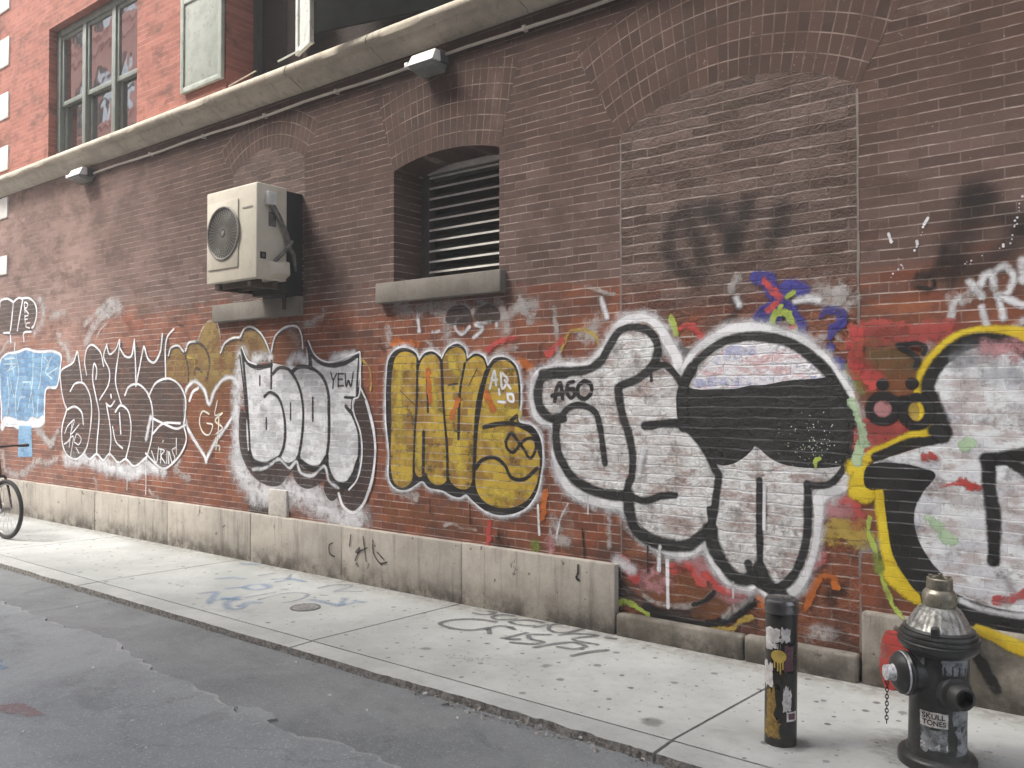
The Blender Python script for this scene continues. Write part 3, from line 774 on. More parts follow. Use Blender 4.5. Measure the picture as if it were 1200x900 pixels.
# ------------------------------------------------------------------ air conditioner
M_AC = simple('cream_enamel', (.62, .575, .475), (.55, .51, .42), 3, .45, 0, .0006, 20, dirt=((.30, .26, .2), .25))
M_ACD = simple('grey_fan_grille', (.25, .24, .21), scale=10, rough=.5)
M_BLACK = simple('matt_black', (.012, .012, .012), (.018, .018, .017), 8, .8)
M_PIPE = simple('dark_pipe_lagging', (.11, .105, .10), (.2, .19, .18), 20, .7)
yF, yB = -.57, -.25
ax1 = XW(300, yF); ax0 = XW(241, yF); az0 = ZW(241, 334, yF); az1 = ZW(241, 228, yF)
ac = empty('air_conditioner', ((ax0 + ax1) / 2, -.4, az0), 0, 'cream air conditioner unit with round fan grille bolted high on the brick wall', 'air conditioner')
AO = -Vector(ac.location)
mb = MB(); mb.box(ax0, ax1, yF, yB, az0, az1)
body = mb.build('body', M_AC, ac, bevel=.014, off=AO, segs=3)
w = ax1 - ax0; h = az1 - az0
mb = MB(); mb.box(ax0 + .03, ax0 + w * .655, yF - .012, yF - .001, az0 + h * .145, az1 - h * .13)
pan = mb.build('fan_panel', M_AC, ac, bevel=.008, off=AO)
fc = Vector((ax0 + w * .368, yF - .014, az0 + h * .525)); fr = .236
mb = MB()
mb.torus(fc, fr, .012, 56, 8)
k = 16
for i in range(1, k): mb.torus(fc + Vector((0, .002, 0)), fr * i / k, .0024, 44, 5)
for i in range(40):
    a = 2 * PI * i / 40; mb.tube([fc + Vector((math.cos(a) * .04, .001, math.sin(a) * .04)), fc + Vector((math.cos(a) * fr, .001, math.sin(a) * fr))], .003, 4)
mb.lathe([(.024, 0), (.024, .004), (.018, .006), (.001, .006)], 20)
n = 80; mb.v[-n:] = [(fc.x + v[0], fc.y - v[2], fc.z + v[1]) for v in mb.v[-n:]]
mb.build('fan_grille', M_ACD, ac, off=AO)
mb = MB(); mb.lathe([(fr, 0), (.001, 0.0005)], 48, cap=False); mb.v = [(fc.x + v[0], fc.y + .0012 + v[2], fc.z + v[1]) for v in mb.v]
mb.build('fan_recess', simple('dark_fan_recess', (.035, .034, .03), rough=.9), ac, off=AO)
mb = MB(); mb.box(ax1 - .005, ax1 + .055, yF + .075, yF + .17, az1 - .19, az1 - .075)
mb.build('cable_box', simple('white_plastic', (.75, .74, .71), rough=.4), ac, bevel=.006, off=AO)
mb = MB(); mb.hexa([(ax1 - .002, yB - .20, az0 + .02), (ax1 + .06, yB - .17, az0 + .05), (ax1 + .06, yB - .004, az0 + .05), (ax1 - .002, yB - .004, az0 + .02)],
                   [(ax1 - .002, yB - .20, az0 + .16), (ax1 + .05, yB - .17, az0 + .15), (ax1 + .05, yB - .004, az0 + .17), (ax1 - .002, yB - .004, az0 + .18)])
mb.build('valve_cover', M_AC, ac, bevel=.01, off=AO)
mb = MB(); mb.box(ax1 - .001, ax1 + .003, yF + .035, yF + .095, az0 + .175, az0 + .235); mb.build('badge', M_BLACK, ac, off=AO)
mb = MB(); mb.box(ax1 + .003, ax1 + .005, yF + .055, yF + .08, az0 + .19, az0 + .22); mb.build('badge', M_PIPE, ac, off=AO)
mb = MB(); mb.box(ax1 - .001, ax1 + .002, yF + .12, yF + .20, az0 + .47, az0 + .60); mb.build('rating_plate', M_PIPE, ac, off=AO)
mb = MB(); mb.box(ax0 + w * .73, ax0 + w * .93, yF - .003, yF - .0005, az1 - .215, az1 - .2); mb.build('badge', M_ACD, ac, off=AO)
mb = MB()
for q in (0, .022): mb.tube([(ax1 + .02 + q, yF + .12 + q, az1 - .18), (ax1 + .035 + q, yF + .18 + q, az1 - .28), (ax1 + .045, yF + .27 + q, az1 - .42), (ax1 + .05, yF + .30 + q, az1 - .55), (ax1 + .04, yB + .03 + q, az0 + .25), (ax1 + .02, yB + .08, az0 + .1)], .011, 8)
mb.tube([(ax1 + .02, yF + .17, az0 + .16), (ax1 + .05, yB - .05, az0 + .27), (ax1 + .05, yB + .02, az0 + .36)], .017, 10)
mb.build('pipes', M_PIPE, ac, off=AO)
mb = MB(); mb.box(ax0 + .25, XW(352, -.02), yB + .002, -.004, ZW(349, 345, -.1), az1 + .005); mb.build('backing_box', M_BLACK, ac, bevel=.005, off=AO)
mb = MB()
for x in (ax0 + .12, ax1 - .16):
    mb.box(x, x + .05, yF + .02, -.005, az0 - .06, az0 - .012); mb.box(x + .005, x + .045, -.05, -.006, az0 - .25, az0 - .06)
mb.box(ax0 + .06, ax1 - .05, yF + .05, yF + .09, az0 - .05, az0 + .001); mb.box(ax0 + .06, ax1 - .05, yB - .09, yB - .05, az0 - .05, az0 + .001)
mb.tube([(ax0 + .5, yB - .02, az0), (ax0 + .5, -.08, az0 - .1), (ax0 + .5, -.075, az0 - .22)], .02, 10)
mb.build('bracket', simple('rusty_bracket', (.05, .042, .036), (.09, .06, .04), 20, .8), ac, bevel=.002, off=AO)

# ------------------------------------------------------------------ wall lamps and conduit
M_LAMPB = simple('grey_lamp_housing', (.10, .105, .11), scale=8, rough=.45)
M_LAMPF = simple('pale_lamp_cover', (.78, .76, .73), (.70, .68, .66), 6, .4)
M_LENS = simple('lamp_lens', (.20, .21, .20), rough=.25)
def wall_lamp(x0, x1, z, label):
    t = empty('wall_lamp', ((x0 + x1) / 2, 0, z), 0, label, 'wall lamp', 'lamps under the stone belt course')
    w = (x1 - x0) / 2
    mb = MB(); mb.box(-w * .95, w * .95, -.10, -.002, -.03, .05)
    for i in range(5): mb.box(-w * .98, w * .98, -.095 + i * .017, -.088 + i * .017, .05, .066)
    mb.build('housing', M_LAMPB, t, bevel=.004)
    mb = MB(); mb.hexa([(-w, -.205, -.042), (w, -.205, -.042), (w, -.1, -.035), (-w, -.1, -.035)], [(-w * .94, -.155, .055), (w * .94, -.155, .055), (w * .94, -.1, .055), (-w * .94, -.1, .055)])
    mb.box(-w * 1.22, -w * .97, -.2, -.12, -.045, -.005)
    mb.build('visor', M_LAMPF, t, bevel=.004)
    mb = MB(); mb.hexa([(-w * .85, -.17, -.075), (w * .85, -.17, -.075), (w * .85, -.03, -.10), (-w * .85, -.03, -.10)], [(-w * .95, -.195, -.044), (w * .95, -.195, -.044), (w * .95, -.015, -.031), (-w * .95, -.015, -.031)])
    mb.build('lens', M_LENS, t, bevel=.006)
wall_lamp(-4.735, -4.457, 4.285, 'grey wall lamp with pale visor near the louvred window, the larger in view')
wall_lamp(-10.58, -10.26, 4.33, 'small pale wall lamp below the tall sash window at the far end')
M_COND = simple('pale_conduit', (.56, .51, .45), (.46, .41, .36), 5, .5)
cz = 4.325
pts = [(-10.24 + i * .5, -.032, cz + .008 * math.sin(i * 1.7)) for i in range(30)]
cd = tag(empty('conduit', (-6, 0, cz)), 'thin pale conduit running along the brick under the belt course', 'conduit')
mb = MB(); mb.tube(pts, .013, 8); mb.build('pipe', M_COND, cd, off=(6, 0, -cz))
for i in range(1, 14):
    mb = MB(); mb.box(-10 + i * 1.05, -10 + i * 1.05 + .03, -.05, -.002, cz - .02, cz + .02); mb.build('clip', M_COND, cd, off=(6, 0, -cz), bevel=.003)

# ------------------------------------------------------------------ bollard
def curved(name, m, parent, r, a0, a1, z0, z1, cut=None, n=14, label=None):
    """a sticker bent round a post of radius r"""
    mb = MB(); vs = []; fs = []; rows = 8
    for j in range(rows + 1):
        for i in range(n + 1):
            u, v = i / n, j / rows
            e = cut(u, v) if cut else (u, v)
            a = a0 + (a1 - a0) * e[0]; z = z0 + (z1 - z0) * e[1]
            vs.append((r * math.cos(a), r * math.sin(a), z))
    for j in range(rows):
        for i in range(n): fs.append((j * (n + 1) + i, j * (n + 1) + i + 1, (j + 1) * (n + 1) + i + 1, (j + 1) * (n + 1) + i))
    mb.add(vs, fs); return mb.build(name, m, parent, label=label)
def rag(seed, k=.12):
    def f(u, v):
        return (u + k * noise.noise(Vector((u * 3, v * 4, seed))), v + k * noise.noise(Vector((u * 4, v * 3, seed + 7))))
    return f
M_BOLL = simple('chipped_black_paint', (.016, .016, .015), (.028, .027, .024), 10, .35, 0, .0012, 60, dirt=((.10, .075, .045), .45), spec=.5)
M_STK = simple('torn_white_sticker', (.72, .70, .68), (.5, .48, .47), 30, .7, 0, .001, 60, dirt=((.10, .09, .09), .7))
M_STY = simple('yellow_sticker_ink', (.62, .45, .11), (.5, .35, .08), 30, .6)
M_STO = simple('ochre_paint', (.33, .22, .06), (.2, .13, .04), 40, .7, dirt=((.03, .03, .025), .8))
M_STP = simple('purple_ink', (.14, .07, .085), scale=40, rough=.6)
bb = onZ(914.5, 869); RB = .072; HB = .668
view = math.atan2(CAMP.y - bb.y, CAMP.x - bb.x)
bol = empty('bollard', bb, 0, 'black steel bollard covered in torn stickers beside the hydrant', 'bollard')
bol.rotation_euler = (R(1.0), R(1.2), 0)
mb = MB(); mb.lathe([(RB, -.02), (RB, HB - .055), (RB * .98, HB - .05)], 40); mb.build('post', M_BOLL, bol)
mb = MB(); mb.lathe([(RB * 1.03, HB - .062), (RB * 1.09, HB - .058), (RB * 1.10, HB - .052), (RB * 1.07, HB - .046), (RB * 1.07, HB - .020), (RB * 1.05, HB - .008), (RB * .98, HB), (RB * .6, HB + .006), (.001, HB + .008)], 40)
mb.build('cap', simple('gloss_black_cap', (.20, .20, .20), (.12, .12, .12), rough=.26, metal=.85, bumpd=.0004, spec=.6), bol)
r = RB + .0016
def A(u): return view - math.asin(max(-.97, min(.97, u)))     # u: -1 left edge .. 1 right edge as seen
# zoomed photo: post spans x 85..240 at top; y 150..850
def bz(y): return HB * (1 - (y - 75) / 770)
def bu(x, y): cx = 165 - (y - 75) * .013; return -(x - cx) / 76 * -1
def stick(nm, m, x0, x1, y0, y1, seed, k=.12, lab=None, rr=0):
    ya = (y0 + y1) / 2
    return curved(nm, m, bol, r + rr, A(-bu(x0, ya)), A(-bu(x1, ya)), bz(y1), bz(y0), rag(seed, k), label=lab)
_A = A
def A(u): return view - math.asin(max(-.97, min(.97, -u)))
def A(u): return view + math.asin(max(-.97, min(.97, -u)))
def A(u):  # seen from the camera the right hand side is counter-clockwise about z
    return view + math.asin(max(-.97, min(.97, u)))
def bu(x, y): cx = 165 - (y - 75) * .013; return (x - cx) / 76
def stick(nm, m, x0, x1, y0, y1, seed, k=.12, lab=None, rr=0):
    ya = (y0 + y1) / 2
    return curved(nm, m, bol, r + rr, A(bu(x0, ya)), A(bu(x1, ya)), bz(y1), bz(y0), rag(seed, k), label=lab)
stick('sticker', M_STK, 92, 158, 222, 325, 1, .22, 'torn white sticker near the top')
stick('sticker', M_STK, 160, 202, 215, 285, 2, .2, 'small torn sticker with ring mark')
stick('sticker', M_STK, 92, 122, 300, 335, 3, .3)
stick('sticker', M_BLACK, 118, 218, 290, 450, 4, .06, 'black sticker with yellow drip mark')
stick('sticker', M_STP, 175, 215, 305, 440, 5, .15, rr=.0006)
stick('sticker', M_STK, 84, 122, 405, 535, 6, .22, 'torn white sticker on the left edge')
stick('sticker', M_STK, 168, 205, 525, 650, 7, .28, 'torn white sticker lower on the right')
stick('sticker', M_STK, 184, 226, 655, 705, 8, .08, 'small square sticker')
stick('sticker', M_STO, 95, 130, 545, 760, 9, .3, 'ochre paint smear')
stick('sticker', M_STO, 88, 150, 690, 800, 10, .35)
stick('sticker', M_STP, 192, 220, 662, 695, 12, .12, rr=.0006)
# yellow disc with drips
mb = MB(); vs = []; n = 28; rr = r + .0034
def bp(x, y): a = A(bu(x, y)); return (rr * math.cos(a), rr * math.sin(a), bz(y))
for i in range(n): a = 2 * PI * i / n; vs.append(bp(150 + 33 * math.cos(a), 362 + 34 * math.sin(a)))
vs.append(bp(150, 362)); mb.add(vs, [(i, (i + 1) % n, n) for i in range(n)])
for x, y in ((132, 425), (146, 440), (157, 455), (168, 430)):
    mb.add([bp(x - 3.5, 380), bp(x + 3.5, 380), bp(x + 3, y), bp(x - 3, y)], [(0, 1, 2, 3)])
mb.build('drip_mark', M_STY, bol, smooth=0)

# ------------------------------------------------------------------ fire hydrant
M_HYD = simple('chipped_black_hydrant_paint', (.020, .0205, .020), (.036, .037, .036), 9, .40, 0, .0018, 70, dirt=((.12, .12, .117), .30), spec=.5)
M_HYS = simple('worn_silver_paint', (.34, .335, .31), (.14, .14, .13), 26, .42, .5, .0015, 70, dirt=((.035, .035, .033), .8))
M_HYB = simple('rubbed_brass_dome', (.34, .315, .25), (.18, .165, .13), 16, .38, .6, .001, 40, dirt=((.08, .075, .06), .5))
M_HYG = simple('grey_paint_streak', (.30, .32, .34), (.10, .105, .11), 22, .55, dirt=((.02, .02, .02), .9))
M_WHITE = simple('white_paint_splash', (.68, .68, .70), (.36, .36, .38), 45, .55, dirt=((.05, .05, .05), .8))
hb = onZ(1098, 893); hv = math.atan2(CAMP.y - hb.y, CAMP.x - hb.x)
hyd = empty('fire_hydrant', hb, 0, 'black cast iron fire hydrant with worn silver bonnet and hanging chain', 'fire hydrant')
hyd.rotation_euler = (R(1.2), R(1.4), 0)
mb = MB(); mb.lathe([(.150, -.02), (.158, .0), (.158, .034), (.150, .045), (.126, .052), (.121, .075)], 48)
mb.build('base', M_HYD, hyd)
mb = MB(); mb.lathe([(.121, .05), (.116, .09), (.115, .30), (.119, .33), (.121, .36), (.121, .45), (.118, .48), (.116, .52)], 144, flute=lambda k, a: (-.022 * (.5 + .5 * math.cos(a * 24)) if k in (4, 5, 6) else 0))
mb.build('barrel', M_HYD, hyd)
mb = MB(); mb.lathe([(.112, .475), (.120, .485), (.145, .500), (.159, .516), (.165, .532), (.165, .541), (.160, .545), (.160, .549), (.163, .553), (.161, .562), (.153, .565), (.153, .569), (.155, .573), (.152, .581), (.143, .585), (.143, .589), (.144, .592), (.136, .599)], 64)
mb.build('flange', M_HYD, hyd)
def fl(k, a): return -.035 * (.5 + .5 * math.cos(a * 22)) if 0 < k < 4 else 0
mb = MB(); mb.lathe([(.136, .595), (.130, .600), (.112, .635), (.092, .668), (.075, .684), (.068, .690)], 132, flute=fl)
mb.build('bonnet', M_HYS, hyd)
mb = MB(); mb.lathe([(.062, .685), (.068, .700), (.0705, .725), (.067, .745), (.058, .757), (.052, .762), (.050, .768)], 40); mb.build('dome', M_HYB, hyd)
mb = MB(); mb.lathe([(.052, .764), (.053, .768), (.052, .808), (.047, .812), (.040, .810), (.036, .796), (.001, .795)], 32)
for i in range(5):
    a = 2 * PI * i / 5 + .5; q = MB(); q.box(.030, .046, -.006, .006, .806, .820); c_, s_ = math.cos(a), math.sin(a)
    mb.add([(v[0] * c_ - v[1] * s_, v[0] * s_ + v[1] * c_, v[2]) for v in q.v], q.f)
mb.build('operating_nut', M_HYB, hyd)
mb = MB(); a = hv - .12
q = MB(); q.box(.108, .150, -.016, .016, .575, .625); q.lathe([(.016, .6), (.016, .60)], 8)
mb.add([(v[0] * math.cos(a) - v[1] * math.sin(a), v[0] * math.sin(a) + v[1] * math.cos(a), v[2]) for v in q.v[:8]], q.f[:6]); mb.build('lug', M_HYD, hyd, bevel=.008, segs=3)
def along(mb0, a, z):
    """turn a lathe made about z so that its axis points outward at angle a"""
    d = Vector((math.cos(a), math.sin(a), 0)); s_ = Vector((-math.sin(a), math.cos(a), 0))
    out = MB(); out.add([tuple(d * v[2] + s_ * v[0] + Vector((0, 0, 1)) * (v[1] + z)) for v in mb0.v], mb0.f); return out
aL = hv - R(62); aR = hv + R(33)
q = MB(); q.lathe([(.085, .07), (.086, .13), (.094, .137), (.096, .150), (.090, .158)], 36); along(q, aL, .395).build('hose_neck', M_HYD, hyd)
q = MB(); q.lathe([(.088, .155), (.088, .172), (.078, .182), (.055, .196), (.045, .199), (.030, .200), (.028, .232), (.001, .233)], 36, flute=lambda k, a: (.04 * math.cos(5 * a) if k in (5, 6) else 0)); hc = along(q, aL, .395).build('hose_cap', M_HYD, hyd)
q = MB(); q.lathe([(.091, .160), (.091, .168)], 36, cap=False); along(q, aL, .395).build('cap_ring', M_WHITE, hc)
q = MB(); q.lathe([(.062, .185), (.0335, .2015), (.0325, .2335), (.02, .2350), (.001, .2355)], 30, flute=lambda k, a: .10 * math.cos(3 * a + 1) * (1 if k == 0 else .0)); along(q, aL, .395).build('paint_splash', M_WHITE, hc)
q = MB(); q.lathe([(.074, .09), (.076, .122), (.070, .130), (.052, .134), (.050, .178), (.046, .184), (.036, .184), (.034, .120), (.001, .119)], 36); along(q, aR, .345).build('nozzle', M_HYD, hyd)
q = MB(); q.lathe([(.0345, .128), (.001, .127)], 30, cap=False); along(q, aR, .345).build('nozzle_bore', M_BLACK, hyd)
# chain hanging from the cap
mb = MB(); d = Vector((math.cos(aL), math.sin(aL), 0)); p0 = d * .212 + Vector((0, 0, .365))
side = Vector((-math.sin(hv), math.cos(hv), 0))
p0 = p0 - side * .012
for i in range(13):
    c = p0 - Vector((0, 0, .0155 * i)); u = side if i % 2 else Vector((math.cos(hv), math.sin(hv), 0))
    mb.tube([c + u * (.0062 * math.cos(t)) + Vector((0, 0, .0105 * math.sin(t))) for t in [2 * PI * k / 12 for k in range(12)]], .0022, 5, closed=True)
mb.build('chain', M_BLACK, hyd)
# sticker SKULL TONES and paint marks
def hz(y): return .8455 - (y - 45) * .0010 + .02 - .018
def ha(x, rr=.117): return hv + math.asin(max(-.98, min(.98, (x - 303) / 1000 * 1.02 / rr)))
def hpatch(nm, m, x0, x1, y0, y1, seed, k, rr=.1185, lab=None): return curved(nm, m, hyd, rr, ha(x0, rr), ha(x1, rr), hz(y1), hz(y0), rag(seed, k) if k else None, label=lab)
hpatch('sticker', M_STK, 236, 342, 636, 700, 3, .04, .1180, 'white sticker with black lettering')
hpatch('sticker_remnant', M_HYG, 238, 340, 704, 800, 5, .3, .1178)
def curved_text(txt, xc, y0, y1, m, rr, parent, name='lettering', wid=None):
    cu = bpy.data.curves.new('t', 'FONT'); cu.body = txt; cu.align_x = 'CENTER'; cu.size = 1; cu.extrude = 0; cu.offset = .02; cu.fill_mode = 'FRONT'
    o = bpy.data.objects.new('t', cu); COL.objects.link(o); bpy.context.view_layer.update()
    me = bpy.data.meshes.new_from_object(o.evaluated_get(bpy.context.evaluated_depsgraph_get())); bpy.data.objects.remove(o)
    xs_ = [v.co.x for v in me.vertices]; ys_ = [v.co.y for v in me.vertices]; X0, X1, Y0, Y1 = min(xs_), max(xs_), min(ys_), max(ys_)
    for v in me.vertices:
        u = (v.co.x - X0) / (X1 - X0); t = (v.co.y - Y0) / (Y1 - Y0)
        a = ha(xc - wid / 2 + wid * u, rr); z = hz(y1 + (y0 - y1) * t); v.co = (rr * math.cos(a), rr * math.sin(a), z)
    me.materials.clear(); me.materials.append(m); me.name = name
    q = bpy.data.objects.new(name, me); COL.objects.link(q); q.parent = parent; return q
curved_text('SKULL', 287, 642, 664, M_BLACK, .1192, hyd, wid=88)
curved_text('TONES', 289, 670, 692, M_BLACK, .1192, hyd, wid=90)
curved_text('2 . 4 1', 290, 768, 792, M_STK, .1190, hyd, wid=105)
hpatch('paint_streak', M_HYG, 360, 414, 585, 690, 21, .3, .1182); hpatch('paint_streak', M_HYG, 375, 412, 700, 830, 22, .35, .1182)
hpatch('paint_streak', M_HYG, 205, 250, 372, 440, 23, .35, .1206); hpatch('paint_streak', M_HYG, 318, 410, 395, 470, 24, .4, .1206)

# ------------------------------------------------------------------ bicycle, its front wheel just inside the frame
M_TYRE = simple('black_tyre', (.025, .024, .023), (.045, .043, .04), 30, .8)
M_RIM = simple('grey_rim', (.32, .31, .30), rough=.35, metal=.5)
M_BIKE = simple('dark_brown_frame', (.05, .03, .028), scale=6, rough=.35)
bw = onZ(9, 632); RW = .335
bd = Vector((-1, -.10, 0)).normalized()
bw = bw + bd * .03
bike = empty('bicycle', bw, math.atan2(-bd.y, -bd.x), 'dark bicycle parked on the far sidewalk with its front wheel in view', 'bicycle')
# local x points to the front wheel side (towards +X world), origin under the front hub
tilt = .0
def wheel(x):
    mb = MB(); mb.torus((x, 0, RW), RW - .022, .022, 56, 10); mb.build('tyre', M_TYRE, wl)
    mb = MB(); mb.torus((x, 0, RW), RW - .05, .011, 56, 8); mb.build('rim', M_RIM, wl)
    mb = MB()
    for i in range(28):
        a = 2 * PI * i / 28; s_ = .03 if i % 2 else -.03
        mb.tube([(x + .02 * math.cos(a + .8), s_, RW + .02 * math.sin(a + .8)), (x + (RW - .05) * math.cos(a), 0, RW + (RW - .05) * math.sin(a))], .0012, 4)
    mb.build('spokes', M_RIM, wl)
for x in (0, -1.04):
    wl = bpy.data.objects.new('wheel', bpy.data.meshes.new('wheel')); COL.objects.link(wl)
    mb = MB(); mb.tube([(x, -.05, RW), (x, .05, RW)], .02, 14); hub = mb.build('wheel', M_RIM, bike); bpy.data.objects.remove(wl); wl = hub; wheel(x)
mb = MB()
for s_ in (-.055, .055): mb.tube([(0, s_, RW), (-.06, s_, RW + .2), (-.14, s_ * .9, RW + .36)], [.011, .013, .015], 8)
mb.tube([(-.14, -.05, RW + .36), (-.14, .05, RW + .36)], .016, 8); mb.tube([(-.14, 0, RW + .35), (-.20, 0, RW + .62)], .018, 10)
mb.build('fork', M_BIKE, bike)
mb = MB(); mb.tube([(-.20, 0, RW + .6), (-.205, 0, RW + .68), (-.10, 0, RW + .70)], .014, 8)
mb.tube([(-.10, 0, RW + .70), (-.10, .10, RW + .705), (-.13, .29, RW + .70)], .0125, 8); mb.tube([(-.10, 0, RW + .70), (-.10, -.10, RW + .705), (-.13, -.29, RW + .70)], .0125, 8)
hbars = mb.build('handlebar', M_BIKE, bike)
mb = MB(); mb.tube([(-.125, .19, RW + .70), (-.14, .31, RW + .70)], .017, 10); mb.tube([(-.125, -.19, RW + .70), (-.14, -.31, RW + .70)], .017, 10); mb.build('grip', M_TYRE, hbars)
mb = MB(); bbk = (-.62, 0, RW - .05); st = (-.75, 0, RW + .47)
mb.tube([(-.17, 0, RW + .48), bbk], .019, 10); mb.tube([(-.19, 0, RW + .58), st], .017, 10); mb.tube([bbk, (-.77, 0, RW + .56)], .017, 10)
for s_ in (-.05, .05): mb.tube([bbk, (-1.04, s_, RW)], .010, 8); mb.tube([st, (-1.04, s_, RW)], .009, 8)
mb.build('frame', M_BIKE, bike)
mb = MB(); mb.hexa([(-.93, -.07, RW + .60), (-.93, .07, RW + .60), (-.62, .02, RW + .60), (-.62, -.02, RW + .60)], [(-.95, -.08, RW + .65), (-.95, .08, RW + .65), (-.60, .02, RW + .64), (-.60, -.02, RW + .64)]); mb.build('saddle', M_TYRE, bike, bevel=.015)
mb = MB(); mb.torus((bbk[0], -.045, bbk[2]), .085, .006, 36, 6); mb.tube([(bbk[0], -.06, bbk[2]), (bbk[0] + .10, -.07, bbk[2] - .13)], .010, 8); mb.tube([(bbk[0], .06, bbk[2]), (bbk[0] - .10, .07, bbk[2] + .13)], .010, 8)
ck = mb.build('crank', M_RIM, bike)
mb = MB(); mb.box(bbk[0] + .06, bbk[0] + .14, -.16, -.075, bbk[2] - .145, bbk[2] - .12); mb.box(bbk[0] - .14, bbk[0] - .06, .075, .16, bbk[2] + .12, bbk[2] + .145); mb.build('pedal', M_TYRE, ck)
mb = MB(); mb.tube([(.004, -.06, RW + .0), (.02, -.075, RW - .03)], .022, 10); mb.torus((0, -.048, RW), .07, .004, 30, 6); mb.build('brake_disc', M_RIM, bike)
# ------------------------------------------------------------------ spray paint
def crop(x0, y0, s): return lambda pts: [(x0 + x / s, y0 + y / s) for x, y in pts]
def catmull(pts, closed=False, n=7):
    P = [Vector(p) for p in pts]; N = len(P)
    if N < 3: return P if not closed else P
    out = []
    rng = range(N) if closed else range(N - 1)
    for i in rng:
        p1, p2 = P[i], P[(i + 1) % N]
        p0 = P[(i - 1) % N] if (closed or i > 0) else p1 * 2 - p2
        p3 = P[(i + 2) % N] if (closed or i + 2 < N) else p2 * 2 - p1
        d1 = max((p1 - p0).length, 1e-4) ** .5; d2 = max((p2 - p1).length, 1e-4) ** .5; d3 = max((p3 - p2).length, 1e-4) ** .5
        m1 = ((p1 - p0) / d1 - (p2 - p0) / (d1 + d2) + (p2 - p1) / d2) * d2
        m2 = ((p2 - p1) / d2 - (p3 - p1) / (d2 + d3) + (p3 - p2) / d3) * d2
        for k in range(n):
            t = k / n; t2 = t * t; t3 = t2 * t
            out.append(p1 * (2 * t3 - 3 * t2 + 1) + m1 * (t3 - 2 * t2 + t) + p2 * (-2 * t3 + 3 * t2) + m2 * (t3 - t2))
    if not closed: out.append(P[-1])
    return out
class Art:
    def __init__(s, name, label, base, plane='y', val=0.0, parent=None):
        s.name = name; s.label = label; s.plane = plane; s.val = val; s.lv = .0042 + base * .0011
        s.v = []; s.f = []; s.e = []; s.mi = []; s.mats = []; s.parent = parent
    def mat(s, m):
        if m not in s.mats: s.mats.append(m)
        return s.mats.index(m)
    def proj(s, pts):
        if s.plane == 'y':
            y = s.val
            return [Vector((q.x, q.z)) for q in (onY(p[0], p[1], y) for p in pts)]
        return [Vector((q.x, q.y)) for q in (onZ(p[0], p[1], s.val) for p in pts)]
    def lift(s, p, h):
        return (p.x, s.val - h, p.y) if s.plane == 'y' else (p.x, p.y, s.val + h)
    def stroke(s, pts, w, m, closed=False, raw=False, taper=0):
        mi = s.mat(m); q = s.proj(catmull(pts, closed) if not raw else pts); s.lv += .00006
        qq = [q[0]]
        for p in q[1:]:
            if (p - qq[-1]).length > .003: qq.append(p)
        q = qq; N = len(q)
        if N < 2: return s
        W = w * .5 / .66; b = len(s.v); sd = random.random() * 50
        nr = []
        for i in range(N):
            a = q[(i - 1) % N] if (closed or i > 0) else q[i]; c = q[(i + 1) % N] if (closed or i < N - 1) else q[i]
            t = (c - a).normalized() if (c - a).length > 1e-6 else Vector((1, 0)); nr.append(Vector((-t.y, t.x)))
        for i in range(N):
            u = i / (N - 1)
            k = 1 + .22 * noise.noise(Vector((q[i].x * 3, q[i].y * 3, sd))) + .16 * noise.noise(Vector((q[i].x * 11, q[i].y * 11, sd)))
            if taper: k *= min(1, .35 + taper * min(u, 1 - u) * 4)
            h = s.lv + .00004 * u
            for sg, ev in ((-1, 0), (-.5, .5), (0, 1), (.5, .5), (1, 0)):
                s.v.append(s.lift(q[i] + nr[i] * (W * sg * k), h)); s.e.append(ev)
        for i in range(N if closed else N - 1):
            j = (i + 1) % N
            for k in range(4): s.f.append((b + i * 5 + k, b + i * 5 + k + 1, b + j * 5 + k + 1, b + j * 5 + k)); s.mi.append(mi)
        if not closed:
            for i, sg in ((0, 1), (N - 1, -1)):
                c0 = b + i * 5; n0 = nr[i]; t0 = Vector((n0.y, -n0.x)) * -sg
                k = (Vector(s.v[c0 + 4]) - Vector(s.v[c0])).length / 2; h = s.lv + .00004 * (i / (N - 1))
                rim = [c0]; K = 7
                for j in range(1, K):
                    a = PI * j / K; s.v.append(s.lift(q[i] - n0 * (k * math.cos(a)) + t0 * (k * math.sin(a)), h)); s.e.append(0); rim.append(len(s.v) - 1)
                rim.append(c0 + 4)
                for j in range(K): s.f.append((c0 + 2, rim[j], rim[j + 1])); s.mi.append(mi)
        return s
    def fill(s, pts, m, feather=.025, raw=False):
        mi = s.mat(m); q = s.proj(catmull(pts, True, 5) if not raw else pts); s.lv += .00006
        qq = [q[0]]
        for p in q[1:]:
            if (p - qq[-1]).length > .004: qq.append(p)
        q = qq; N = len(q); b = len(s.v)
        area = sum(q[i].x * q[(i + 1) % N].y - q[(i + 1) % N].x * q[i].y for i in range(N))
        sg = 1 if area > 0 else -1
        for p in q: s.v.append(s.lift(p, s.lv)); s.e.append(1)
        for t in tessellate_polygon([[Vector((p.x, p.y, 0)) for p in q]]): s.f.append(tuple(b + i for i in t)); s.mi.append(mi)
        b2 = len(s.v)
        for i in range(N):
            t = (q[(i + 1) % N] - q[i - 1]); t = t.normalized() if t.length > 1e-6 else Vector((1, 0))
            s.v.append(s.lift(q[i] + Vector((t.y, -t.x)) * (sg * feather), s.lv + .00002)); s.e.append(0)
        for i in range(N):
            j = (i + 1) % N; s.f.append((b + i, b2 + i, b2 + j, b + j)); s.mi.append(mi)
        return s
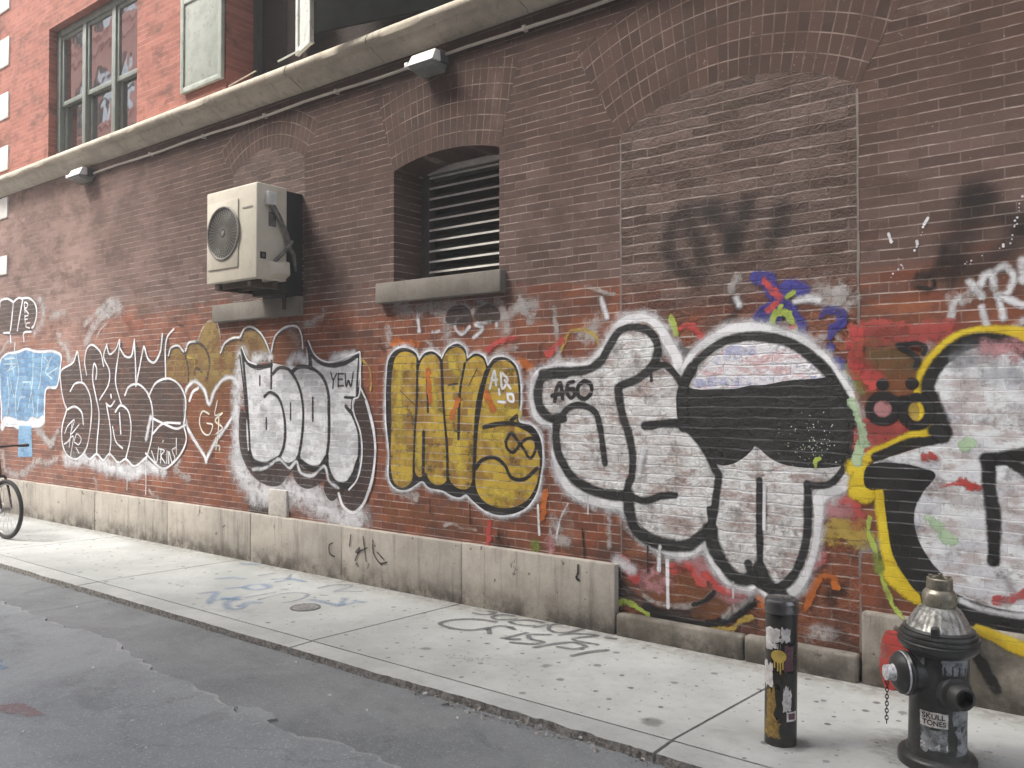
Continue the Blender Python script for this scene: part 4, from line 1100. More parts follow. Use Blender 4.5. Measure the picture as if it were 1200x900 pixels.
    def dot(s, p, r, m):
        c = s.proj([p])[0]; mi = s.mat(m); s.lv += .00006; b = len(s.v); n = 18
        s.v.append(s.lift(c, s.lv)); s.e.append(1)
        for k, ev in ((.75, 1), (1.25, 0)):
            for i in range(n): a = 2 * PI * i / n; s.v.append(s.lift(c + Vector((math.cos(a), math.sin(a))) * r * k, s.lv)); s.e.append(ev)
        for i in range(n):
            j = (i + 1) % n; s.f.append((b, b + 1 + i, b + 1 + j)); s.f.append((b + 1 + i, b + 1 + n + i, b + 1 + n + j, b + 1 + j)); s.mi += [mi, mi]
        return s
    def build(s):
        me = bpy.data.meshes.new(s.name); me.from_pydata(s.v, [], s.f)
        for m in s.mats: me.materials.append(m)
        me.polygons.foreach_set('material_index', s.mi)
        a = me.attributes.new('edge', 'FLOAT', 'POINT'); a.data.foreach_set('value', [float(x) for x in s.e])
        me.update()
        want = Vector((0, -1, 0)) if s.plane == 'y' else Vector((0, 0, 1))
        for p in me.polygons:
            if p.normal.dot(want) < 0: p.flip()
        o = bpy.data.objects.new(s.name, me); COL.objects.link(o); o['label'] = s.label
        o.parent = s.parent or bld
        if o.parent is bld: o.location = OFF
        return o

K_ = (.012, .012, .012)
BLK = paint('black_spray', K_, .97, .35, .12, (.02, .02, .02), line=0.14)
BLKT = paint('thin_black_spray', (.016, .015, .015), .88, .5, .3, rag=1.0)
FUZZ = paint('soft_black_mist', (.018, .018, .017), .50, .3, .35, soft=(.05, 1.0))
DRK = paint('dark_brown_spray', (.055, .040, .036), .82, .55, .35, (.035, .026, .024), rag=1.0, line=0.3)
DRK2 = paint('grey_brown_fill', (.070, .054, .049), .72, .8, .5, (.095, .068, .058), line=0.4)
WHT = paint('white_spray', (.84, .84, .87), .92, .25, .25, line=0.6)
WHTM = paint('white_overspray', (.76, .77, .80), .82, .2, .6, soft=(.05, .95), patch=9, rag=1.0, line=0.7)
WHTF = paint('faded_white', (.60, .58, .57), .5, .3, .8, soft=(.05, .9), patch=9, rag=2.6)
SILL = paint('silver_fill_cool', (.76, .775, .80), .96, .12, .30, (.50, .515, .54), patch=5, stain=((.36, .33, .33), .5), line=0.9)
SILR = paint('silver_fill_worn', (.755, .765, .765), .97, .12, .62, (.57, .565, .56), g=BGR, patch=7, bumpd=.010, stain=((.34, .23, .20), .75), line=0.85)
SILH = paint('silver_fill_bluish', (.735, .76, .78), .97, .12, .55, (.56, .57, .61), patch=7, stain=((.33, .25, .235), .65), line=0.95)
BLKR = paint('black_spray_on_rough_brick', K_, .985, .16, .10, (.022, .022, .022), g=BGR, bumpd=.010, line=0.07)
def mottled():
    m, t, b = mat('mottled_pink_blue'); P = t.pos(); mo, rnd, h = use(t, BGR)
    n = t.noise(P, 7, 5, .7); n2 = t.noise(t.vscale(P, (1, 1, 1.6)), 9.5, 4, .7)
    c = t.mix(t.step(t.math('ADD', n, t.math('MULTIPLY', t.math('SUBTRACT', rnd, .5), .3)), .32, .50), (.42, .43, .60), (.76, .75, .78))
    c = t.mix(t.math('MULTIPLY', t.step(t.math('ADD', n2, t.math('MULTIPLY', t.math('SUBTRACT', rnd, .5), .35)), .55, .68), .65), c, (.60, .33, .34))
    c = t.mix(t.math('MULTIPLY', t.step(t.noise(P, 24, 5, .75), .58, .70), .6), c, (.13, .11, .20))
    t.put(b.inputs['Base Color'], c); b.inputs['Roughness'].default_value = .6
    a = t.new('ShaderNodeAttribute', attribute_name='edge').outputs['Fac']
    t.put(b.inputs['Alpha'], t.math('MULTIPLY', t.step(a, .2, .6), t.step(t.noise(P, 11, 5, .7), .30, .44)))
    t.put(b.inputs['Normal'], t.bump(h, .010, .85)); return m
MOTT = mottled()
_unused = (lambda *a, **k: None)('mottled_pink_blue', (.60, .57, .62), .95, .1, .25, (.33, .28, .42), g=BGR, patch=9, bumpd=.010, stain=((.50, .22, .24), .6))
GOLD = paint('gold_spray', (.54, .375, .05), .92, .6, .6, (.27, .15, .035), patch=6.5, line=0.5)
GOLDF = paint('faded_gold', (.33, .235, .075), .75, .6, .7, (.22, .13, .045), patch=5, rag=1.0)
ORNF = paint('faded_orange', (.30, .12, .05), .45, .5, .7, patch=5, rag=2.6)
ORN = paint('orange_spray', (.60, .17, .035), .85, .3, .5, rag=2.6)
BLUE = paint('sky_blue_spray', (.24, .46, .68), .80, .6, .5, (.13, .30, .52), line=0.5)
CYAN = paint('pale_cyan_line', (.55, .72, .82), .85, .3, .4)
VIO = paint('violet_blue_spray', (.055, .05, .30), .9, .3, .35, g=BGR, bumpd=.010, rag=1.0)
RED = paint('coral_red_spray', (.56, .085, .075), .85, .4, .6, (.42, .06, .06), patch=7, rag=2.6)
REDF = paint('faded_coral_red', (.46, .085, .075), .78, .55, .8, (.30, .06, .055), patch=9, rag=2.6)
RED2 = paint('wall_red_spray', (.48, .06, .05), .88, .35, .4, rag=2.6)
PINK = paint('pink_mist', (.62, .30, .32), .7, .3, .7, soft=(.1, .9), patch=8, rag=2.6)
GRN = paint('yellow_green_spray', (.42, .52, .10), .9, .2, .45, rag=2.6)
OLV = paint('olive_green', (.22, .28, .06), .8, .3, .5, rag=2.6)
YEL = paint('yellow_spray', (.72, .55, .035), .97, .15, .2, (.60, .42, .02))
YELT = paint('ochre_yellow', (.55, .40, .09), .7, .4, .6, rag=2.6)
OLVF = paint('faded_olive', (.16, .12, .05), .5, .5, .8, soft=(.05, .9), rag=2.6)
MINT = paint('mint_mist', (.50, .68, .44), .8, .2, .5, rag=2.6)
GREY = paint('grey_spray', (.30, .32, .35), .45, .25, .5, soft=(.05, 1.0), rag=2.6)

P_ = 'graffiti'
# --- white outline letters at the far left with initials
Z = crop(0, 330, 4.74); a = Art(P_, 'small white outlined letters with initials, far left above the blue piece', 0)
a.fill(Z([(0, 120), (40, 100), (120, 92), (180, 95), (205, 140), (195, 230), (170, 270), (0, 280)]), DRK2, .03)
for l in ([(0, 140), (5, 108), (40, 95), (74, 112)], [(76, 118), (68, 200), (60, 270)], [(78, 112), (108, 90), (128, 98)], [(128, 100), (112, 190), (98, 272)], [(128, 92), (165, 93), (195, 120), (206, 170), (192, 240), (180, 256)], [(20, 285), (55, 285)], [(60, 300), (62, 338)], [(135, 332), (135, 285), (175, 278)], [(85, 342), (82, 388)]): a.stroke(Z(l), .032, WHT)
for l in ([(141, 172), (139, 116), (156, 124), (150, 145), (140, 148), (160, 178)], [(140, 190), (142, 232)], [(140, 193), (158, 188)], [(140, 211), (155, 208)], [(168, 228), (150, 232), (147, 250), (166, 258)]): a.stroke(Z(l), .020, WHT)
a.stroke(Z([(220, 100), (242, 150), (232, 240), (195, 280)]), .14, WHTF); a.build()
# --- blue piece
a = Art(P_, 'sky blue bubble letters with white outline at the far left', 1)
ol = [(4, 440), (40, 402), (85, 395), (110, 388), (150, 375), (190, 386), (240, 390), (300, 388), (340, 410), (338, 470), (325, 560), (312, 588), (262, 592), (250, 700), (245, 780), (220, 800), (120, 800), (20, 790), (10, 700), (2, 560)]
a.fill(Z(ol), BLUE, .03)
a.stroke(Z([(15, 805), (35, 770), (70, 780), (110, 795), (160, 795), (180, 775), (215, 785), (240, 770)]), .13, WHT)
a.stroke(Z(ol), .035, WHT, True)
for l in ([(90, 400), (105, 500), (88, 640), (92, 760)], [(40, 510), (52, 640), (40, 740)], [(60, 560), (80, 640)], [(186, 395), (182, 560), (160, 700)], [(238, 395), (225, 560), (215, 600)], [(130, 560), (175, 555)], [(172, 560), (190, 740)], [(215, 640), (208, 760)], [(100, 710), (115, 645), (142, 640)], [(250, 420), (275, 460), (255, 500), (290, 540)], [(260, 520), (320, 480)], [(290, 420), (262, 470)], [(30, 430), (90, 430), (50, 490)], [(40, 500), (92, 470)], [(60, 420), (80, 510)], [(25, 460), (95, 455)]): a.stroke(Z(l), .026, CYAN)
a.fill([(23, 500), (37, 500), (38, 534), (22, 535)], BLUE, .03, raw=True); a.stroke([(4, 530), (8, 552), (24, 556), (40, 545)], .12, WHTF); a.stroke([(48, 505), (60, 520), (68, 506)], .10, WHTF)
a.build()
# --- dark letters with white lines
Z = crop(60, 380, 5); a = Art(P_, 'dark bubble letters outlined in thin white, right of the blue piece', 3)
Z0 = crop(0, 300, 4)
a.stroke(Z0([(410, 400), (440, 330), (490, 265), (548, 212)]), .16, WHTF); a.stroke(Z0([(455, 390), (470, 350), (500, 320)]), .03, WHTF)
a.stroke(Z([(90, 785), (200, 790), (300, 820), (420, 850), (540, 830), (660, 855)]), .22, WHTM); a.stroke(Z([(400, 840), (450, 880), (560, 850)]), .16, WHTM)
a.fill(Z([(62, 275), (130, 230), (158, 170), (180, 300), (205, 240), (215, 140), (240, 122), (290, 160), (315, 180), (332, 130), (360, 175), (405, 100), (430, 180), (470, 185), (495, 110), (530, 200), (548, 140), (590, 222), (630, 190), (655, 70), (685, 80), (675, 320), (750, 350), (790, 420), (788, 560), (795, 680), (740, 790), (660, 842), (590, 800), (558, 775), (490, 828), (440, 790), (400, 808), (345, 760), (310, 795), (270, 760), (230, 788), (200, 740), (150, 788), (95, 765), (66, 650), (75, 560), (95, 500), (70, 400)]), DRK2, .03)
for l in ([(155, 160), (130, 225), (62, 272), (60, 350), (80, 460), (97, 500)], [(160, 165), (172, 250), (184, 342)], [(115, 392), (145, 347), (190, 345), (225, 400), (240, 480), (234, 600), (215, 710), (192, 770)], [(97, 500), (140, 482), (180, 512), (192, 585)], [(95, 500), (68, 600), (70, 700), (100, 770), (150, 790), (192, 758), (202, 738)], [(211, 295), (200, 220), (215, 140), (240, 120), (290, 160), (311, 245)], [(330, 118), (311, 190), (344, 270), (340, 350), (288, 442)], [(266, 320), (270, 260), (256, 230), (247, 320), (265, 420), (284, 520), (272, 700), (270, 760)], [(330, 130), (346, 175), (380, 150), (405, 90), (400, 160), (386, 260), (381, 340), (400, 420), (416, 470)], [(406, 140), (440, 190), (470, 190), (491, 90)], [(491, 95), (498, 230), (500, 362)], [(546, 128), (520, 260), (501, 360)], [(550, 133), (575, 208), (605, 225), (640, 170), (656, 58)], [(722, 28), (682, 80), (674, 322)], [(436, 415), (460, 366), (510, 350), (560, 390), (590, 460), (600, 560), (590, 680), (560, 790)], [(326, 464), (350, 481), (376, 450)], [(330, 480), (350, 600), (354, 680), (345, 770)], [(380, 512), (410, 476), (450, 500), (471, 580), (466, 680), (440, 792)], [(404, 520), (412, 640)], [(364, 600), (385, 690), (422, 726)], [(575, 422), (620, 342), (690, 318), (750, 350), (790, 430), (790, 520), (780, 592)], [(600, 640), (660, 582), (760, 580)], [(600, 552), (680, 590), (740, 612), (790, 590)], [(780, 590), (796, 680), (740, 790), (660, 846), (590, 790), (558, 755)], [(192, 758), (230, 790), (270, 760), (310, 796), (345, 760), (400, 811), (440, 790), (490, 831), (560, 780)]): a.stroke(Z(l), .026, WHT)
a.stroke(Z([(354, 412), (356, 428)]), .03, WHT); a.stroke(Z([(560, 670), (575, 600), (590, 540)]), .07, WHTM)
for l in ([(592, 742), (620, 810), (634, 722)], [(648, 728), (646, 812)], [(640, 730), (668, 740), (648, 770), (672, 812)], [(684, 742), (682, 815)], [(658, 690), (662, 680)], [(694, 815), (694, 745), (712, 812)], [(735, 722), (714, 735), (730, 788), (714, 812)], [(738, 668), (738, 760)], [(84, 640), (100, 598), (140, 560), (118, 645), (168, 588)], [(90, 700), (132, 655), (118, 772)], [(140, 682), (155, 642), (180, 670), (165, 705), (140, 690)], [(80, 702), (115, 680)], [(150, 722), (168, 755)], [(128, 570), (110, 720)]): a.stroke(Z(l), .017, WHT)
a.build()
# --- golden bubble tops and heart
Z = crop(180, 370, 4.735); a = Art(P_, 'faded gold bubble tops and white outlined heart between two larger pieces', 2)
a.fill(Z([(85, 350), (85, 230), (110, 170), (150, 168), (180, 200), (210, 150), (250, 140), (275, 70), (320, 32), (360, 60), (376, 190), (420, 128), (480, 115), (510, 70), (545, 60), (590, 92), (642, 205), (590, 240), (490, 240), (450, 340), (330, 420), (300, 450), (200, 370)]), GOLDF, .03)
a.fill(Z([(655, 200), (680, 110), (740, 60), (800, 60), (828, 180), (740, 260), (680, 250)]), ORNF, .03)
for l in ([(85, 222), (100, 178), (140, 166), (174, 200), (198, 150), (245, 141)], [(374, 205), (398, 152), (448, 122), (488, 122)], [(484, 116), (508, 72), (543, 62), (592, 92), (632, 160), (647, 205)], [(655, 202), (680, 110), (740, 62), (800, 62), (824, 110), (831, 182)]): a.stroke([(x + .6, y + 1.6) for x, y in Z(l)], .040, DRK); a.stroke(Z(l), .022, WHT)
for l in ([(175, 200), (195, 290), (196, 370)], [(240, 142), (290, 182), (314, 260), (300, 350)], [(230, 320), (240, 290), (270, 310)]): a.stroke(Z(l), .028, DRK)
a.stroke(Z([(250, 140), (272, 78), (310, 32), (350, 36), (370, 90), (378, 190)]), .018, WHTF)
a.stroke(Z([(190, 230), (225, 240), (232, 290)]), .03, YELT)
a.fill(Z([(295, 790), (210, 640), (185, 500), (215, 395), (270, 400), (312, 488), (350, 410), (410, 350), (460, 380), (460, 520), (380, 640)]), ORNF, .03)
hl = [(296, 812), (285, 780), (235, 700), (184, 600), (174, 480), (190, 400), (230, 366), (282, 408), (311, 490), (340, 420), (395, 350), (440, 345), (472, 390), (468, 500), (410, 610), (345, 700), (300, 790)]
a.stroke(Z(hl), .06, WHTM); a.stroke(Z(hl), .030, WHT)
a.stroke(Z([(203, 470), (222, 422), (252, 400)]), .035, WHT); a.stroke(Z([(300, 800), (180, 600)]), .02, WHT)
for l in ([(312, 545), (276, 530), (258, 590), (282, 652), (310, 660), (330, 605), (300, 596)], [(358, 470), (345, 552), (372, 545)], [(384, 540), (345, 582), (386, 622), (350, 655)], [(366, 560), (362, 650), (350, 742)], [(368, 745), (370, 722), (345, 720)]): a.stroke(Z(l), .026, YELT); a.stroke(Z(l), .016, WHT)
a.build()
# --- white BOOF letters
Z = crop(250, 350, 4); Y = crop(270, 470, 6)
a = Art(P_, 'white letters with heavy black outlines and dark shadow, right of the heart', 4)
a.stroke(Z([(140, 262), (118, 420), (112, 560), (118, 700), (150, 820)]), .20, WHTM); a.stroke(Y([(50, 420), (110, 560), (200, 640), (330, 630), (430, 640), (560, 670), (680, 740), (800, 830), (900, 820)]), .30, WHTM)
a.stroke(Z([(195, 285), (230, 270), (270, 275)]), .12, WHTM); a.stroke(Z([(360, 300), (400, 270), (430, 290)]), .13, WHTM); a.stroke(Z([(560, 285), (610, 270), (660, 265)]), .10, WHTM)
a.fill(Y([(878, 0), (880, 100), (915, 260), (905, 440), (860, 570), (780, 640), (775, 680), (805, 730), (865, 776), (930, 740), (985, 600), (1015, 450), (1022, 300), (1002, 150), (965, 0), (920, -130), (850, -300), (830, -200)]), DRK, .02)
a.fill(Y([(82, 62), (74, 300), (98, 400), (170, 522), (280, 588), (350, 582), (412, 505), (445, 450), (350, 425), (250, 460), (150, 420), (135, 300), (120, 150)]), DRK, .02)
a.fill(Y([(452, 500), (480, 572), (540, 606), (600, 592), (665, 525), (640, 470), (560, 510), (480, 450)]), DRK, .02); a.fill(Y([(668, 590), (690, 672), (722, 692), (765, 640), (745, 590), (700, 570)]), DRK, .02)
a.fill(Z([(140, 262), (170, 305), (230, 322), (276, 308), (300, 312), (350, 322), (380, 322), (440, 318), (445, 225), (480, 275), (530, 305), (600, 302), (686, 262), (680, 400), (662, 480), (655, 520), (690, 620), (688, 740), (668, 830), (615, 880), (560, 855), (530, 770), (490, 790), (430, 790), (395, 752), (345, 776), (312, 752), (240, 775), (182, 745), (160, 500), (148, 350)]), SILL, .02)
B = .036
for l, w in (([(138, 240), (150, 350), (162, 500), (172, 640), (176, 732)], B), ([(138, 240), (165, 298), (210, 322), (276, 312)], .05), ([(276, 292), (275, 420)], .03), ([(284, 352), (310, 326), (350, 328), (386, 370), (411, 430), (425, 520), (420, 640), (404, 742)], B), ([(244, 458), (268, 440), (305, 460), (330, 520), (341, 620), (332, 700), (310, 750)], B), ([(310, 750), (250, 778), (192, 762), (174, 722)], .058), ([(314, 752), (345, 778), (382, 772), (404, 744)], .045), ([(374, 342), (405, 320), (460, 325), (510, 360), (540, 430), (546, 540), (545, 660), (536, 742)], B + .004), ([(536, 742), (500, 790), (450, 790), (400, 752)], .055), ([(445, 205), (455, 260), (460, 322)], .05), ([(448, 222), (480, 280), (540, 311), (620, 302), (688, 262)], .04), ([(688, 262), (680, 360), (675, 466)], .026), ([(620, 462), (676, 466)], .022), ([(625, 505), (660, 550), (686, 640), (688, 720), (680, 770)], B), ([(680, 770), (660, 830), (620, 876), (570, 860), (540, 800), (534, 752)], .058), ([(222, 364), (222, 404)], .026), ([(252, 560), (253, 610)], .026), ([(366, 490), (366, 566)], .024), ([(470, 464), (470, 572)], .026), ([(655, 470), (650, 520)], .022), ([(128, 265), (148, 430), (160, 560)], .022)): a.stroke(Z(l), w, BLK)
for l in ([(692, 254), (684, 460), (661, 472), (662, 532), (694, 630), (700, 740), (676, 850), (640, 895)], [(690, 410), (730, 500), (750, 600), (762, 700), (754, 830), (738, 900)], [(138, 228), (168, 292), (205, 308)], [(448, 196), (484, 268), (545, 298), (690, 250)]): a.stroke(Z(l), .018, WHT)
a.stroke(Y([(960, 0), (1002, 150), (1024, 300), (1018, 450), (988, 600), (930, 740), (868, 785), (800, 740), (768, 650)]), .03, WHT)
a.stroke(Y([(165, 480), (250, 470), (350, 410), (420, 470), (470, 425), (500, 500), (580, 525), (668, 460), (700, 560), (765, 610)]), .040, WHTM)
a.stroke(Z([(700, 285), (735, 325), (744, 400), (740, 430)]), .02, YELT)
for l in ([(555, 346), (566, 380), (582, 352)], [(567, 380), (565, 420)], [(590, 350), (590, 412)], [(590, 352), (614, 352)], [(590, 378), (610, 378)], [(590, 410), (614, 408)], [(622, 350), (628, 412), (638, 382), (648, 412), (660, 346)]): a.stroke(Z(l), .018, BLK)
a.build()
# --- gold letters
Z = crop(430, 370, 4); Y = crop(440, 480, 5.714)
a = Art(P_, 'gold bubble letters with black edge and white halo in the middle of the wall', 5)
ol = Z([(112, 640), (98, 500), (98, 300), (112, 200), (150, 160), (195, 158), (232, 180), (246, 215), (275, 180), (310, 172), (345, 195), (353, 210), (385, 155), (430, 136), (462, 160), (473, 205), (510, 182), (548, 195), (570, 240), (600, 205), (650, 200), (696, 232), (716, 300), (720, 400), (714, 500), (775, 520), (812, 575), (822, 660)]) + Y([(1108, 420), (1075, 560), (1010, 650), (920, 692), (820, 696), (735, 665), (660, 605), (612, 560), (570, 580), (520, 570), (455, 535), (365, 515), (320, 472), (275, 495), (220, 528), (150, 524), (105, 470)])
a.stroke(ol, .085, WHTM, True); a.stroke(ol, .05, WHT, True)
a.fill(ol, BLK, .012)
for g in ([(140, 200), (165, 176), (200, 175), (232, 200), (238, 300), (230, 450), (222, 600), (218, 720), (205, 782), (170, 800), (135, 780), (120, 720), (122, 500), (122, 300)],
          [(252, 240), (272, 200), (308, 184), (340, 210), (352, 300), (362, 450), (376, 600), (380, 720), (370, 775), (335, 790), (300, 768), (280, 730), (270, 740), (250, 752), (234, 735), (234, 600), (242, 400)],
          [(360, 220), (388, 168), (430, 152), (460, 180), (466, 232), (480, 215), (518, 194), (550, 215), (556, 280), (528, 370), (513, 480), (503, 620), (496, 765), (475, 806), (430, 803), (396, 768), (384, 600), (368, 400)],
          [(578, 275), (606, 226), (648, 212), (690, 245), (708, 320), (710, 440), (704, 496), (740, 522), (782, 555), (804, 620), (808, 720), (790, 800), (745, 865), (680, 894), (602, 890), (545, 855), (518, 800), (520, 680), (526, 560), (545, 420)]): a.fill(Z(g), GOLD, .012)
GLIT = paint('bright_gold_pass', (.66, .50, .08), .75, .6, .6, rag=2.0, soft=(.05, .9))
for l in ([(160, 230), (150, 400), (165, 560)], [(300, 300), (320, 420)], [(420, 560), (440, 700)], [(570, 430), (640, 460), (700, 450)], [(250, 560), (255, 700)], [(560, 560), (640, 550)], [(590, 820), (680, 850)], [(400, 200), (420, 260)], [(620, 250), (600, 330)]): a.stroke(Z(l), .10, GLIT)
for l, w in (([(241, 205), (238, 400), (226, 600), (223, 740)], .026), ([(353, 212), (365, 450), (380, 620), (382, 765)], .028), ([(560, 262), (524, 400), (509, 600), (503, 790)], .028), ([(285, 255), (290, 450)], .022), ([(270, 545), (268, 742)], .032), ([(462, 225), (440, 360), (433, 578)], .026), ([(385, 326), (428, 318)], .016), ([(415, 540), (440, 545)], .014), ([(552, 522), (640, 505), (720, 514), (790, 565), (816, 650)], .035), ([(515, 712), (545, 676), (600, 664), (650, 700), (682, 758), (740, 766), (802, 715)], .032), ([(706, 470), (680, 490)], .03), ([(160, 350), (230, 420)], .008), ([(520, 250), (480, 330)], .008)): a.stroke(Z(l), w, BLK)
a.stroke(Z([(655, 590), (680, 550), (706, 580), (738, 622), (770, 668), (796, 620), (786, 578), (756, 575), (722, 604), (690, 640), (662, 622), (655, 590)]), .026, BLK)
for l in ([(580, 342), (602, 258), (610, 325)], [(590, 302), (614, 300)], [(632, 268), (640, 342), (664, 300), (640, 270)], [(650, 302), (678, 342)], [(662, 368), (686, 370), (690, 402), (668, 395), (664, 370)], [(622, 345), (626, 370)], [(620, 402), (652, 406)]): a.stroke(Z(l), .022, WHT)
for l in ([(290, 260), (300, 400)], [(400, 470), (430, 400)], [(560, 360), (600, 440)]): a.stroke(Z(l), .05, ORN)

a.build()
# --- big silver piece
G1 = crop(620, 350, 4); G2_ = crop(620, 520, 4); G3 = crop(800, 300, 4); G4 = crop(900, 500, 4); G5 = crop(830, 420, 5.625)
a = Art(P_, 'large silver letters with thick black lines and black band, behind the bollard', 6)
halo = [(650, 497), (633, 490), (626, 462), (630, 440), (655, 431), (690, 429), (708, 412), (720, 390), (732, 377), (752, 373), (770, 381), (781, 397), (793, 418), (799, 442), (812, 420), (835, 399), (862, 387), (887, 385), (914, 391), (942, 403), (964, 420), (980, 440), (994, 462), (1003, 490), (1009, 520), (1006, 535), (998, 553), (986, 570), (962, 582), (957, 610), (952, 645), (941, 675), (926, 694), (908, 700), (896, 690), (889, 678), (876, 686), (852, 676), (838, 656), (827, 638), (806, 646), (785, 645), (760, 632), (742, 612), (731, 594), (700, 588), (668, 572), (652, 540)]
a.stroke(halo, .13, WHTM, True); a.stroke(halo, .075, WHT, True)
body = [(652, 495), (636, 482), (632, 460), (636, 443), (658, 437), (692, 434), (712, 414), (724, 392), (738, 381), (754, 379), (768, 388), (774, 402), (774, 422), (788, 432), (798, 448), (808, 430), (828, 408), (852, 396), (880, 391), (915, 396), (944, 408), (968, 428), (986, 457), (998, 490), (1002, 520), (998, 545), (983, 563), (950, 570), (952, 602), (949, 640), (938, 670), (922, 688), (905, 690), (894, 676), (887, 664), (870, 674), (852, 662), (840, 641), (832, 624), (810, 634), (786, 635), (762, 621), (745, 602), (738, 586), (702, 578), (672, 558), (657, 530)]
a.fill(body, SILR, .02)
a.fill(G3([(60, 602), (100, 540), (160, 480), (240, 425), (340, 400), (450, 405), (560, 460), (640, 520), (690, 570), (500, 582), (300, 605)]), MOTT, .02)
a.fill([(798, 452), (815, 457), (840, 457), (866, 456), (878, 453), (897, 452), (924, 447), (954, 445), (976, 444), (986, 456), (995, 473), (1000, 500), (999, 527), (990, 543), (970, 547), (945, 547), (928, 545), (913, 541), (900, 533), (890, 524), (885, 522), (881, 527), (871, 536), (858, 543), (845, 544), (836, 538), (825, 520), (812, 506), (798, 497)], BLKR, .008)
for l, w in ((G1([(170, 350), (110, 352), (62, 378), (45, 450), (62, 520), (110, 562), (165, 560)]), .075), (G1([(65, 352), (150, 345), (280, 332), (342, 290), (382, 220), (430, 152), (490, 135), (560, 150), (602, 205), (600, 280), (570, 330), (500, 382), (430, 412), (422, 430)]), .058), (G1([(420, 420), (440, 540), (472, 640), (490, 750), (480, 850)]) + G2_([(476, 170), (460, 236)]), .058), (G1([(150, 562), (190, 512), (250, 500), (312, 530), (336, 600), (350, 700), (360, 772)]), .05), (G1([(138, 560), (130, 640), (140, 720)]) + G2_([(165, 95), (215, 165), (300, 215), (400, 242), (470, 242)]), .072),
             (G1([(572, 328), (640, 312), (692, 360), (718, 402)]), .048), (G1([(576, 355), (577, 385)]), .022), (G1([(545, 596), (640, 586), (722, 590), (790, 650), (850, 740), (880, 810)]) + G2_([(890, 140), (880, 250), (866, 350), (856, 420)]), .055), (G2_([(690, 240), (622, 245), (540, 268), (475, 242)]), .05), (G2_([(470, 235), (475, 320), (505, 400), (575, 450), (660, 474), (750, 474), (812, 430), (856, 395)]), .078), (G2_([(848, 305), (860, 390)]), .04),
             ([(802, 500), (801, 455), (812, 432)], .07), (G3([(10, 610), (50, 520), (120, 450), (200, 400), (300, 378), (400, 383), (500, 405), (590, 460), (660, 520), (720, 600), (780, 700), (800, 800)]), .055), (G5([(955, 560), (920, 680), (860, 775), (800, 828), (720, 838), (655, 828)]), .036), (G4([(188, 268), (190, 450), (178, 550), (140, 665), (80, 738), (0, 755), (-60, 720), (-90, 640)]), .048), (G2_([(852, 400), (870, 482), (920, 572), (980, 630), (1040, 630), (1082, 582)]), .085), (G2_([(1083, 170), (1084, 400), (1086, 580)]), .045), (G2_([(1086, 580), (1112, 640), (1152, 690), (1190, 706)]), .075)): a.stroke(l, w, BLKR)
for l in ([(125, 480), (134, 420), (150, 395), (162, 472)], [(112, 455), (166, 440)], [(212, 390), (188, 398), (182, 440), (200, 466), (216, 452), (212, 425)], [(196, 425), (214, 425)], [(262, 386), (236, 410), (236, 455), (265, 470), (296, 440), (292, 400), (262, 386)]): a.stroke(G1(l), .030, BLK)
a.stroke(G5([(1015, 560), (1000, 620), (985, 660)]), .07, MINT); a.stroke(G5([(950, 280), (985, 380), (1015, 480), (1025, 560)]), .05, MINT)
for i in range(110):
    x = random.gauss(950, 15); y = random.gauss(520, 16)
    if y < 545: a.dot((x, y), random.uniform(.0015, .004), MINT if i % 3 else WHT)
a.stroke(G5([(715, 710), (712, 670), (740, 660)]), .02, GRN); a.stroke(G2_([(1108, 190), (1106, 400)]), .018, WHT); a.stroke(G2_([(620, 480), (612, 590)]), .03, WHTM); a.stroke(G2_([(520, 140), (540, 20)]), .05, WHTM)
a.build()
# --- colours under the silver piece
Z = crop(720, 640, 6); a = Art(P_, 'coral red and black paint remains under the silver letters', 2)
a.fill(Z([(20, 230), (120, 330), (300, 430), (480, 440), (640, 400), (760, 320), (1000, 350), (860, 480), (640, 560), (400, 530), (200, 430), (30, 340)]), DRK, .03)
a.fill(Z([(230, 330), (300, 200), (450, 180), (580, 230), (680, 330), (600, 400), (450, 420), (300, 400)]), ORNF, .03); a.fill(Z([(600, 420), (760, 340), (900, 350), (820, 450), (700, 510), (560, 500)]), ORNF, .03)
a.stroke(Z([(410, 155), (490, 130), (570, 175), (630, 255)]), .085, RED); a.stroke(Z([(590, 80), (640, 180), (720, 270), (840, 340), (1010, 335)]), .12, PINK); a.stroke(Z([(640, 200), (760, 300), (980, 345)]), .06, RED); a.stroke(Z([(200, 230), (290, 190), (360, 230), (350, 280), (220, 260)]), .10, PINK); a.stroke(Z([(60, 110), (110, 150), (150, 215)]), .09, RED); a.stroke(Z([(20, 100), (60, 120), (130, 160)]), .08, WHTM)
a.stroke(Z([(210, 345), (300, 395), (480, 422), (620, 392), (705, 325)]), .035, WHTF); a.stroke(Z([(705, 325), (640, 385), (560, 410)]), .03, BLKT); a.stroke(Z([(235, 440), (400, 520), (640, 552), (840, 492), (1000, 360)]), .06, BLKT); a.stroke(Z([(770, 490), (860, 430), (960, 370)]), .05, WHTF)
for l in ([(320, 10), (318, 165)], [(374, 10), (377, 240), (380, 430)]): a.stroke(Z(l), .028, WHT)
a.stroke(Z([(0, 405), (80, 385), (180, 440), (240, 480)]), .035, GRN); a.stroke(Z([(690, 590), (840, 570), (880, 530), (970, 500)]), .035, YELT); a.stroke(Z([(12, 170), (14, 335)]), .08, BLK); a.stroke(Z([(1050, 360), (1060, 420)]), .09, ORN)
a.stroke(G4([(250, 350), (330, 330), (395, 345), (420, 480)]), .10, RED); a.stroke(G4([(270, 400), (380, 400)]), .12, PINK); a.stroke(G4([(195, 690), (220, 640), (252, 600)]), .07, RED); a.stroke(G4([(250, 500), (350, 480), (430, 500)]), .14, YELT)
